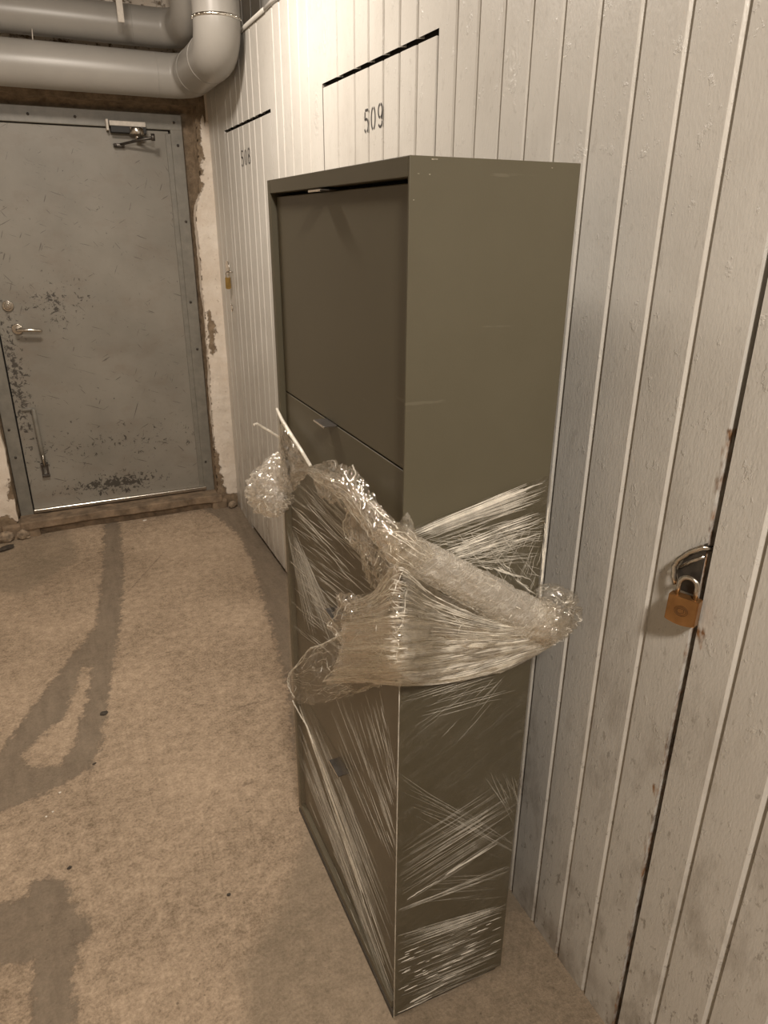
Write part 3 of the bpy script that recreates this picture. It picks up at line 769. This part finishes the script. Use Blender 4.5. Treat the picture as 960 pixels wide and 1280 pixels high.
bundle(S, 's', (502, 868), (600, 835), (500, 910), (655, 870), 16, (.0003, .0008), (.3, .8), .02)
bundle(S, 's', (560, 960), (650, 840), (500, 900), (600, 845), 14, (.0003, .0006), (.2, .5), .02)
bundle(S, 's', (497, 962), (650, 1050), (497, 1010), (645, 1080), 14, (.0003, .0006), (.3, .8), .03)
bundle(S, 's', (600, 965), (648, 1040), (640, 965), (650, 1010), 12, (.0003, .0006), (.3, .8), .03)
bundle(S, 's', (497, 1060), (645, 970), (497, 1140), (640, 1045), 48, (.0003, .0007), (.3, .95), .02)
bundle(B, 's', (497, 1132), (640, 1040), (505, 1126), (620, 1060), 7, (.0006, .0014), (.12, .35), .01)
bundle(S, 's', (497, 1137), (635, 1082), (497, 1142), (635, 1090), 10, (.0003, .0008), (.6, 1), .01)
bundle(S, 's', (497, 1166), (632, 1128), (497, 1190), (632, 1136), 26, (.0004, .001), (.4, .95), .01)
bundle(S, 's', (496, 1185), (632, 1135), (495, 1270), (626, 1212), 70, (.0003, .0009), (.2, .7), .01)
bundle(B, 's', (496, 1195), (632, 1140), (496, 1250), (628, 1190), 40, (.0006, .0014), (.03, .16), .01)  # short creases whose white colour stands in for specular glints
bundle(B, 's', (495, 1268), (560, 1235), (495, 1262), (560, 1228), 5, (.001, .002), (.3, .8), .01)
bundle(S, 's', (540, 1092), (636, 1090), (530, 1130), (634, 1118), 16, (.0002, .0004), (.3, .7), .01)
for k in range(14):
    zz0 = random.uniform(.92, 1.19); B.ridge((CX+CD+random.uniform(-.006, .002), CY-.006, zz0), (CX+CD+random.uniform(-.003, .003), CY-.006, zz0-random.uniform(.02, .09)), random.uniform(.0006, .0016), (0, -1, 0))
S.build('fine_creases', M_crease); B.build('bright_creases_and_glints', M_crease2)

# corner creases along the near vertical edge
bm = bmesh.new()
tube(bm, [(CX-OFF, CY-OFF, .015), (CX-OFF, CY-OFF, .30), (CX-OFF-.0005, CY-OFF, .6), (CX-OFF, CY-OFF, .87)], .0011, 6)
bmobj('edge_crease', bm, M_crease, film, True)
# rolled bright edge of the film at the far top corner
bm = bmesh.new(); pts = [onx(346, 511, CX-.006), onx(352, 524, CX-.007), onx(362, 541, CX-.008), onx(376, 562, CX-.008), onx(388, 582, CX-.008)]
tube(bm, pts, [.003, .0042, .0045, .004, .0035], 10); bmobj('rolled_edge', bm, M_crease2, film, True)

def sheet(name, rows, m, nu=120, nv=60, amp=.008, fr=(10, 10), axis=Vector((-.6, -.8, 0)), fine=.0025, seed=0, tw=.0):
    """crumpled film surface through rows of world points"""
    def base(u, v):
        cols = [polyval(r, u) for r in rows]; return Vector(polyval(cols, v))
    def P(u, v):
        p = base(u, v); e = min(1, 6*min(u, 1-u)+.25)*min(1, 6*min(v, 1-v)+.25)
        q = Vector((u*fr[0]+seed, v*fr[1], seed*1.7))
        q2 = q+Vector((noise.noise(q*.5), noise.noise(q*.5+Vector((5, 5, 5))), 0))*1.2
        d = (ridged(q2)-.5)*amp+(ridged(q2*2.3)-.5)*amp*.5+(ridged(q2*5.1)-.5)*fine+noise.noise(q*9)*fine*.6
        j = Vector((noise.noise(q*1.3+Vector((31, 0, 0))), noise.noise(q*1.3+Vector((0, 17, 0))), noise.noise(q*1.3+Vector((0, 0, 23)))))*amp*.7
        jj = Vector((0, 0, 1))*noise.noise(q*3.1+Vector((0, 0, 23)))*amp*.5
        return p+axis*d*e+j+jj
    grid_mesh(name, P, nu, nv, m); return P
def W(px, py, off):       # a point standing off the cabinet's faces
    if px < 500: return tuple(onx(px, py, CX-off))
    return tuple(ony(px, py, CY-off))

def scribble(fn, n, ln, wd, m, ani=(1, 1), out=Vector((-.003, -.004, 0)), turn=.5, name='crumple_creases', ang=None):
    G_ = Strands()
    for k in range(n):
        u, v = random.random(), random.random(); a = random.uniform(0, math.pi*2) if ang is None else random.gauss(ang, .25)
        L_ = ln*random.uniform(.3, 1); st = 6; last = None; w_ = random.uniform(*wd)
        for i in range(st+1):
            if not (0 <= u <= 1 and 0 <= v <= 1): break
            p = fn(u, v)+out
            if last is not None: G_.ridge(last, p, w_*(1 if 0 < i < st else .6), (-.6, -.8, 0), 2, 0, 0)
            last = p; u += math.cos(a)*L_/st*ani[0]; v += math.sin(a)*L_/st*ani[1]; a += random.uniform(-turn, turn)
    G_.build(name, m)
rowsA = [[W(428, 752, .012), W(470, 738, .02), W(499, 700, .035), (W(540, 735, .035)), W(590, 760, .035), W(640, 775, .03), W(688, 775, .03)],
         [W(430, 775, .02), W(465, 770, .04), W(499, 765, .06), (W(545, 770, .055)), W(595, 780, .05), W(645, 785, .04), W(692, 780, .03)],
         [W(425, 810, .02), W(462, 808, .05), W(499, 806, .075), (W(548, 803, .065)), W(598, 800, .055), W(648, 797, .04), W(694, 788, .03)],
         [W(415, 840, .015), W(455, 836, .035), W(499, 835, .055), (W(550, 830, .05)), W(600, 820, .04), W(650, 808, .03), W(694, 796, .025)],
         [W(408, 852, .01), W(452, 848, .012), W(499, 852, .012), (W(552, 850, .012)), W(602, 840, .012), W(652, 822, .012), W(690, 802, .015)]]
sheet('gathered_fan', rowsA, M_film_gather, 170, 90, .010, (3.0, 17), fine=.003, seed=3)
rowsA2 = [[tuple(Vector(p)+Vector((-.004, -.008, -.002))) for p in r] for r in rowsA[1:]]
sheet('gathered_fan', rowsA2, M_film_crumple, 150, 70, .012, (2.4, 14), fine=.003, seed=13)
G = Strands()
for k in range(260):
    v = random.random()**.7; u0_ = random.random()*.75; u1_ = min(1, u0_+.1+random.random()*.4)
    def pt(u): return Vector(polyval([polyval(r, u) for r in rowsA], v))+Vector((-.006, -.010, 0))*random.uniform(.5, 1.5)
    last = pt(u0_); n_ = 5
    wd = .0003+.0014*random.random()**2.5
    for i in range(n_):
        nx_ = pt(u0_+(u1_-u0_)*(i+1)/n_) if False else Vector(polyval([polyval(r, u0_+(u1_-u0_)*(i+1)/n_) for r in rowsA], v))+Vector((-.006, -.010, 0))
        if i == 0: last = Vector(polyval([polyval(r, u0_) for r in rowsA], v))+Vector((-.006, -.010, 0))
        G.ridge(last, nx_, wd, (-.6, -.8, 0), 2, 0, 0); last = nx_
G.build('fan_creases', M_crease2)
def fan(u, v): return Vector(polyval([polyval(r_, u) for r_ in rowsA], v))
scribble(fan, 90, .5, (.0006, .0016), M_crease, (1, .6), ang=0, turn=.12, out=Vector((-.008, -.010, 0)), name='fan_folds')
scribble(lambda u, v: fan(u*.46, v), 110, .8, (.0004, .0013), M_crease2, (1, .35), ang=0, turn=.12, out=Vector((-.013, -.006, 0)), name='fan_folds')
scribble(fan, 34, .6, (.0015, .0034), M_crease, (1, .5), ang=0, turn=.08, out=Vector((-.006, -.008, 0)), name='fan_folds')
scribble(fan, 80, .25, (.0004, .0009), M_crease2, (1, 1.4), turn=.4, out=Vector((-.009, -.006, 0)), name='fan_folds')

# twisted roll of film crossing the corner
def crumple_tube(name, path, m, seg=48, n=110, rz=1.0, amp=.28, tw=5, seed=0, fr=3.0, inner=None):
    """path: (x,y,z,radius across, radius outward)"""
    vs, fs = [], []; rings_ = []
    axis_out = Vector((-.5, -.86, 0)).normalized()
    for i in range(n+1):
        u = i/n; a = polyval(path, u); b_ = polyval(path, min(1, u+.01)); c_ = polyval(path, max(0, u-.01))
        p = Vector(a[:3]); t_ = (Vector(b_[:3])-Vector(c_[:3])).normalized(); o_ = (axis_out-t_*axis_out.dot(t_)).normalized(); s_ = t_.cross(o_).normalized()
        for k in range(seg):
            th = 2*math.pi*k/seg; q = Vector((math.cos(th+u*tw)*fr*.5, math.sin(th+u*tw)*fr*.5, u*fr*2.2+seed))
            q = q+Vector((noise.noise(q), noise.noise(q+Vector((7, 3, 1))), 0))*.6
            f = 1+amp*(ridged(q)-.5)+amp*.5*(ridged(q*2.2)-.5)+amp*.25*(ridged(q*5)-.5)
            vs.append(p+s_*math.cos(th)*a[3]*f+o_*math.sin(th)*a[4]*f)
    for i in range(n):
        for k in range(seg): fs.append((i*seg+k, i*seg+(k+1) % seg, (i+1)*seg+(k+1) % seg, (i+1)*seg+k))
    mesh(name, vs, fs, m, film, True)
    def fn(u, v):      # the outward half of the tube
        i = min(n, int(u*n)); k = int((v*.5)*seg) % seg
        return vs[i*seg+k]
    return fn
def PR(px, py, off, ra, ro): return (*W(px, py, off), ra, ro)
roll = [PR(386, 588, .012, .006, .005), PR(405, 598, .018, .014, .009), PR(432, 612, .022, .021, .013), PR(455, 635, .026, .020, .014), PR(478, 662, .030, .023, .016), PR(499, 682, .034, .026, .018),
        PR(530, 700, .036, .029, .018), PR(570, 722, .036, .031, .018), PR(610, 744, .035, .033, .020), PR(645, 764, .034, .036, .024), PR(672, 780, .030, .036, .026), PR(688, 790, .026, .020, .02)]
f_roll = crumple_tube('twisted_roll', roll[5:], M_film_roll, 56, 120, amp=.17, tw=3, fr=4.2)
f_r0 = crumple_tube('twisted_roll', roll[:6]+[tuple(list(roll[6][:3])+[.02, .012])], M_film_crumple, 56, 110, amp=.4, tw=3, fr=5.2)
scribble(f_r0, 120, .2, (.0003, .0009), M_crease2, (1, 1), ang=0, turn=.4)
scribble(f_roll, 150, .16, (.0003, .0008), M_crease, (1, 1.2), ang=0, turn=.25)
scribble(f_roll, 60, .05, (.0004, .001), M_crease2, (1, 3))
roll2 = [tuple(list(p[:3])+[p[3]*.7, p[4]*.6]) for p in roll[4:]]
crumple_tube('twisted_roll', roll2, M_film_gather, 40, 120, amp=.5, tw=9, seed=20, fr=4)
# knot at the right end, wrapping round the far edge of the side
knot = [(.70, .885, 1.000, .010, .01), (.712, .872, .985, .034, .022), (.722, .868, .962, .046, .026), (.728, .872, .935, .044, .024), (.722, .88, .905, .026, .016), (.715, .886, .89, .008, .006)]
f_k1 = crumple_tube('end_knot', knot, M_film_gather, 56, 90, amp=.42, tw=3, seed=40, fr=4.5)
knot2 = [(.66, .870, .985, .02, .01), (.68, .855, .965, .036, .02), (.70, .852, .94, .036, .02), (.705, .86, .91, .016, .012)]
f_k2 = crumple_tube('end_knot', knot2, M_film_crumple, 48, 80, amp=.5, tw=4, seed=50, fr=5)

scribble(f_k1, 110, .3, (.0003, .0008), M_crease, (1, 1)); scribble(f_k1, 40, .15, (.0004, .001), M_crease2, (1, 1))
# crumpled hood under the roll on the door side
rowsB = [[W(440, 582, .008), W(462, 612, .014), W(490, 652, .03), W(499, 664, .032)],
         [W(438, 610, .02), W(452, 632, .035), W(478, 668, .045), W(499, 686, .045)],
         [W(430, 658, .016), W(447, 672, .03), W(472, 700, .045), W(499, 712, .045)],
         [W(447, 684, .010), W(455, 694, .02), W(474, 722, .03), W(499, 738, .04)],
         [W(460, 722, .008), W(464, 732, .012), W(478, 748, .02), W(499, 762, .04)]]
f_h = sheet('crumpled_hood', rowsB, M_film_crumple, 90, 90, .012, (8, 9), fine=.004, seed=5)
scribble(f_h, 90, .3, (.0003, .0008), M_crease); scribble(f_h, 35, .12, (.0004, .001), M_crease2)
rowsB2 = [[W(388, 584, .008), W(408, 576, .012), W(428, 580, .014), W(441, 582, .010)],
          [W(390, 600, .014), W(412, 600, .022), W(432, 606, .024), W(446, 612, .02)],
          [W(402, 622, .010), W(422, 630, .014), W(440, 644, .016), W(456, 654, .016)]]
f_h2 = sheet('crumpled_hood', rowsB2, M_film_crumple, 80, 50, .010, (6, 4), fine=.003, seed=9)
scribble(f_h2, 80, .3, (.0003, .0007), M_crease, ang=.3); scribble(f_h2, 16, .12, (.0004, .0009), M_crease2)
# small spike standing above the roll at the corner
rowsC = [[W(506, 643, .010), W(510, 641, .010), W(513, 646, .008)], [W(496, 658, .012), W(508, 660, .014), W(518, 662, .006)], [W(498, 672, .02), W(508, 674, .02), W(516, 674, .014)]]
sheet('crumpled_spike', rowsC, M_film_crumple, 30, 30, .004, (3, 3), fine=.001, seed=15)
# ragged lobe with spiky edge left of the fan
rowsD = [[W(424, 743, .012), W(436, 741, .016), W(452, 744, .02), W(480, 735, .025)],
         [W(420, 760, .012), W(434, 762, .024), W(455, 765, .03), W(485, 765, .035)],
         [W(410, 780, .010), W(430, 785, .022), W(456, 792, .032), W(490, 796, .04)],
         [W(427, 802, .010), W(440, 812, .018), W(462, 820, .025), W(492, 826, .03)]]
f_l = sheet('ragged_lobe', rowsD, M_film_crumple, 80, 60, .012, (6, 5), fine=.004, seed=21)
scribble(f_l, 90, .35, (.0003, .0008), M_crease); scribble(f_l, 30, .15, (.0004, .001), M_crease2)
# thin torn flap hanging at the lower left
rowsE = [[W(386, 812, .014), W(402, 806, .018), W(424, 795, .02), W(450, 800, .02), W(480, 820, .02)],
         [W(366, 838, .018), W(392, 832, .026), W(420, 830, .026), W(450, 835, .022), W(484, 845, .016)],
         [W(361, 852, .016), W(388, 856, .022), W(418, 858, .022), W(448, 855, .018), W(478, 854, .010)],
         [W(366, 872, .010), W(380, 880, .014), W(405, 877, .014), W(428, 870, .010), W(452, 862, .007)]]
M_film_flap = mat_film('flap_film', .035, .4, (0, 0, 0), (1, 1, 1), 26, .5, dens=.5, fres=.4, face=.02, cap=.1)
f_t = sheet('torn_flap', rowsE, M_film_flap, 130, 80, .010, (7, 6), fine=.003, seed=33)
scribble(f_t, 110, .3, (.0003, .0007), M_crease, ang=.1); scribble(f_t, 60, .12, (.0003, .0008), M_crease2); scribble(f_t, 30, .4, (.0004, .0008), M_crease2, ang=0)
# edge threads that outline the torn flap, lobe and hood
def thread(pts, r, m=M_crease, wob=.002, name='torn_edge'):
    bm = bmesh.new(); P = []
    n_ = len(pts)*7
    for i in range(n_+1):
        p = Vector(polyval(pts, i/n_)); P.append(p+Vector((noise.noise(Vector((i*.7, pts[0][0]*50, 0))), 0, noise.noise(Vector((i*.7, 9, pts[0][2]*50)))))*wob)
    tube(bm, P, [r*(.6+.6*abs(noise.noise(Vector((i*.9, 2, 2))))+.2) for i in range(len(P))], 6); bmobj(name, bm, m, film, True)
thread(rowsE[0][:3]+rowsE[0][3:3], .0013, M_crease2)
thread([rowsE[0][0], rowsE[1][0], rowsE[2][0], rowsE[3][0]], .0014, M_crease2)
thread([W(440, 787, .02), W(424, 795, .02), W(402, 806, .018), W(386, 812, .016), W(378, 826, .018), W(362, 842, .02), W(360, 856, .018), W(368, 872, .012)], .0014, M_crease2, .003)
thread([W(366, 876, .01), W(372, 888, .008), W(382, 905, .007), W(392, 930, .006)], .0022, M_crease2, .002)
thread([W(441, 582, .012), W(444, 592, .014), W(440, 606, .016), W(446, 618, .022), W(462, 628, .03), W(480, 645, .034), W(497, 660, .034)], .0013, M_crease2, .003)
thread([W(440, 612, .02), W(436, 636, .02), W(429, 660, .018), W(436, 676, .016), W(450, 682, .014), W(455, 698, .012), W(466, 718, .01)], .0013, M_crease2, .004)
thread([W(423, 744, .012), W(426, 756, .012), W(420, 770, .012), W(410, 780, .012), W(418, 786, .012), W(428, 800, .012)], .0012, M_crease2, .004)
thread([W(403, 853, .012), W(412, 842, .016), W(424, 836, .024), W(440, 832, .034)], .0016, M_crease2, .002)
thread([W(404, 852, .012), W(430, 846, .02), W(460, 850, .026), W(499, 853, .028), (W(545, 851, .022)), W(600, 842, .02), W(650, 824, .018), W(688, 806, .02), W(700, 790, .02)], .0018, M_crease2, .003, 'fan_hem')

# loose bag of film at the far door corner, with its tail
def Q(px, py, y_): return tuple(ony(px, py, y_))
bag = [(*Q(350, 566, 1.555), .007, .007), (*Q(345, 580, 1.545), .022, .016), (*Q(341, 598, 1.54), .042, .028), (*Q(339, 614, 1.54), .052, .034), (*Q(339, 628, 1.54), .045, .03), (*Q(342, 638, 1.545), .026, .018), (*Q(344, 645, 1.55), .006, .006)]
f_b1 = crumple_tube('film_bag', bag, M_film_bulb, 64, 90, amp=.5, tw=1.5, seed=60, fr=4)
scribble(f_b1, 110, .3, (.0004, .0009), M_crease, ang=.1, out=Vector((-.002, -.003, 0))); scribble(f_b1, 40, .15, (.0005, .0012), M_crease2, out=Vector((-.002, -.003, 0)))
bag2 = [tuple(list(p[:3])+[p[3]*.72, p[4]*.7]) for p in bag]
crumple_tube('film_bag', bag2, M_film_bulb, 48, 70, amp=.6, tw=2, seed=70, fr=4)
rowsF = [[Q(351, 520, 1.54), W(354, 526, .010), W(360, 540, .010)], [Q(348, 560, 1.545), W(358, 560, .012), W(375, 566, .010)], [Q(344, 590, 1.54), W(362, 590, .02), W(388, 588, .012)], [Q(355, 620, 1.54), W(368, 612, .012), W(376, 600, .008)]]
sheet('bag_neck', rowsF, M_film_crumple, 50, 70, .008, (5, 6), fine=.003, seed=44)
thread([Q(350, 548, 1.55), Q(342, 542, 1.54), Q(330, 535, 1.53), Q(322, 530, 1.52), Q(317, 531, 1.515)], .003, M_crease2, .001, 'film_tail')
keep(film)

# ------------------------------------------------------------------ padlocks
def padlock(name, loc, w_, h, d_, rz, label, mat, logo):
    o = empty(name, loc, label, 'padlock', group=None)
    bm = bmesh.new()
    # body: rounded shoulders and a bowed foot, extruded
    prof = []
    for i in range(13):
        a = i/12; prof.append((-w_/2+w_*a, h/2+.06*h*math.sin(math.pi*a)*0))
    low = [(w_/2-w_*i/12, -h/2-.09*h*math.sin(math.pi*i/12)) for i in range(13)]
    ring = prof+low; fr_, bk = [], []
    for x, z in ring: fr_.append(bm.verts.new((x, -d_/2, z)))
    for x, z in ring: bk.append(bm.verts.new((x, d_/2, z)))
    bm.faces.new(fr_); bm.faces.new(bk[::-1])
    for i in range(len(ring)): bm.faces.new((fr_[i], fr_[(i+1) % len(ring)], bk[(i+1) % len(ring)], bk[i]))
    bmesh.ops.bevel(bm, geom=[e for e in bm.edges if abs(e.verts[0].co.y-e.verts[1].co.y) < 1e-6], offset=.0016, segments=2, affect='EDGES')
    bmobj('padlock_body', bm, mat, o)
    bm = bmesh.new(); r = w_*.30; top = h/2
    pts = [(-r, 0, top-.004), (-r, 0, top+.016)]+arc((0, 0, top+.018), r, math.pi, 0, (1, 0, 0), (0, 0, 1))+[(r, 0, top+.016), (r, 0, top-.004)]
    tube(bm, pts, w_*.085, 12); bmobj('shackle', bm, M_chrome, o, True)
    if logo:
        bm = bmesh.new()
        for k in (1.0, .78):
            tube(bm, [(w_*.22*k*math.cos(a*math.pi/12), -d_/2-.0003, -.001+h*.20*k*math.sin(a*math.pi/12)) for a in range(25)], .00035, 6, False)
        tube(bm, [(w_*.09*math.cos(a*math.pi/12)-.002, -d_/2-.0003, -.001+h*.10*math.sin(a*math.pi/12)) for a in range(3, 22)], .00045, 6)
        tube(bm, [(.001, -d_/2-.0003, .003), (.004, -d_/2-.0003, .003), (.004, -d_/2-.0003, -.004), (.001, -d_/2-.0003, -.004)], .00045, 6)
        bmobj('engraved_emblem', bm, M_engrave, o)
    o.rotation_euler = rz
    return o
pl = padlock('padlock', (WX-.022, .681, 1.037), .047, .042, .019, (math.radians(-4), 0, math.radians(-68)), 'brass padlock on the near board door, close to the right edge', M_brass, True)
# hasp of the near door: bent rod and plate coming out of the gap
hasp = empty('hasp', (WX, .70, 1.09), 'grey steel hasp with bent rod holding the brass padlock at the door gap', 'hasp')
bm = bmesh.new()
v = [(WX-.004, .674, 1.150), (WX-.004, .674, 1.060), (WX-.006, .705, 1.056), (WX-.008, .716, 1.085), (WX-.006, .700, 1.128)]
a_ = [bm.verts.new(p) for p in v]; b_ = [bm.verts.new((p[0]-.003, p[1], p[2])) for p in v]
bm.faces.new(a_); bm.faces.new(b_[::-1])
for i in range(5): bm.faces.new((a_[i], a_[(i+1) % 5], b_[(i+1) % 5], b_[i]))
bmobj('hasp_plate', bm, M_dull, hasp)
bm = bmesh.new(); tube(bm, [(WX+.004, .672, 1.140), (WX-.010, .678, 1.142), (WX-.014, .695, 1.128), (WX-.016, .712, 1.108), (WX-.018, .716, 1.095), (WX-.020, .712, 1.080), (WX-.020, .706, 1.068)], .0045, 12)
tube(bm, [(WX-.006, .674, 1.128), (WX-.012, .690, 1.114), (WX-.014, .708, 1.096)], .003, 10)
bmobj('hasp_rod', bm, M_chrome, hasp, True); keep(hasp)

pl2 = padlock('padlock', (WX-.022, 3.668, 1.318), .026, .050, .016, (0, 0, math.radians(-20)), 'small brass padlock on the far board door, by the end wall', M_brass2, False)
hp = empty('hasp', (WX, 3.74, 1.385), 'round steel hasp plate behind the far padlock near the end wall', 'hasp')
bm = bmesh.new(); cyl(bm, (WX+.0005, 3.745, 1.385), (WX-.004, 3.745, 1.385), .034, 28, .002); bmobj('hasp_plate', bm, M_chrome, hp, True)
bm = bmesh.new(); tube(bm, [(WX-.002, 3.66, 1.37)]+arc((WX-.004, 3.67, 1.37), .018, -math.pi/2, math.pi/2*.9, (-1, 0, 0), (0, 1, 0)), .004, 10); bmobj('hasp_staple', bm, M_chrome, hp, True)
keep(hp)
p = onx(290.5, 385, WX)
bm = bmesh.new(); cyl(bm, (WX+.0004, p.y, p.z), (WX-.004, p.y, p.z), .016, 20, .002)
cyl(bm, (WX-.004, p.y, p.z+.018), (WX-.007, p.y, p.z+.018), .004, 8)
o = bmobj('keyhole_plate', bm, M_chrome, None, True); tag(o, 'small round keyhole plate below the far padlock on the board wall', 'keyhole plate')

# ------------------------------------------------------------------ rubble and crumbs
def chunk(name, px, py, s, m, label, cat='debris', flat=.5, group=None, z=None):
    x, y_ = fz(px, py); y_ = min(y_, 3.90)
    bm = bmesh.new(); bmesh.ops.create_icosphere(bm, subdivisions=2, radius=1)
    a = random.random()*6
    for v in bm.verts:
        f = 1+.35*noise.noise(v.co*1.6+Vector((px, py, 0)))
        c = v.co*f; v.co = Vector((c.x*s[0], c.y*s[1], c.z*s[2]))
    o = bmobj(name, bm, m); o.rotation_euler = (0, 0, a*.1)
    zz = 0.035*max(0, min(1, (y_-3.55)/.4))**2*(3-2*max(0, min(1, (y_-3.55)/.4)))
    o.location = (x, y_, s[2]*.8+zz); tag(o, label, cat, group=group); return o
chunk('mortar_chunk', 12, 652, (.045, .03, .032), M_stone, 'largest lump of crumbled mortar left of the door sill')
chunk('mortar_chunk', 32, 655, (.026, .02, .03), M_stone, 'squarish lump of mortar against the left end of the door sill')
chunk('slate_shard', 10, 692, (.045, .022, .010), M_darkstone, 'flat dark shard lying below the mortar lumps at the left edge')
chunk('mortar_chunk', 37, 667, (.014, .011, .008), M_stone, 'small mortar pebble on the floor below the sill corner')
chunk('mortar_chunk', 281, 625, (.03, .02, .022), M_stone, 'crumbled mortar lump at the foot of the right door jamb')
chunk('dark_crumb', 286, 1119, (.0055, .004, .003), M_darkstone, 'dark crumb on the bare floor in front of the cabinet')
chunk('dark_crumb', 130, 892, (.014, .012, .003), M_darkstone, 'dark flake at the edge of the long mortar strip')
chunk('dark_crumb', 118, 955, (.007, .004, .002), M_darkstone, 'dark chip near the lower bend of the mortar strip')
chunk('dark_crumb', 87, 1085, (.007, .005, .002), M_darkstone, 'brown chip just above the lower left mortar patch')
chunk('pale_fleck', 75, 991, (.004, .003, .0015), M_bluefleck, 'tiny white fleck on the floor, rightmost of the three by the strip')
chunk('pale_fleck', 66, 1015, (.003, .003, .0015), M_bluefleck, 'tiny white fleck on the floor, middle one of three by the strip')
chunk('pale_fleck', 58, 1021, (.003, .003, .0015), M_bluefleck, 'tiny white fleck on the floor, leftmost of the three by the strip')
chunk('pale_fleck', 176, 641, (.012, .008, .002), M_bluefleck, 'white paint flake on the floor in front of the door sill')
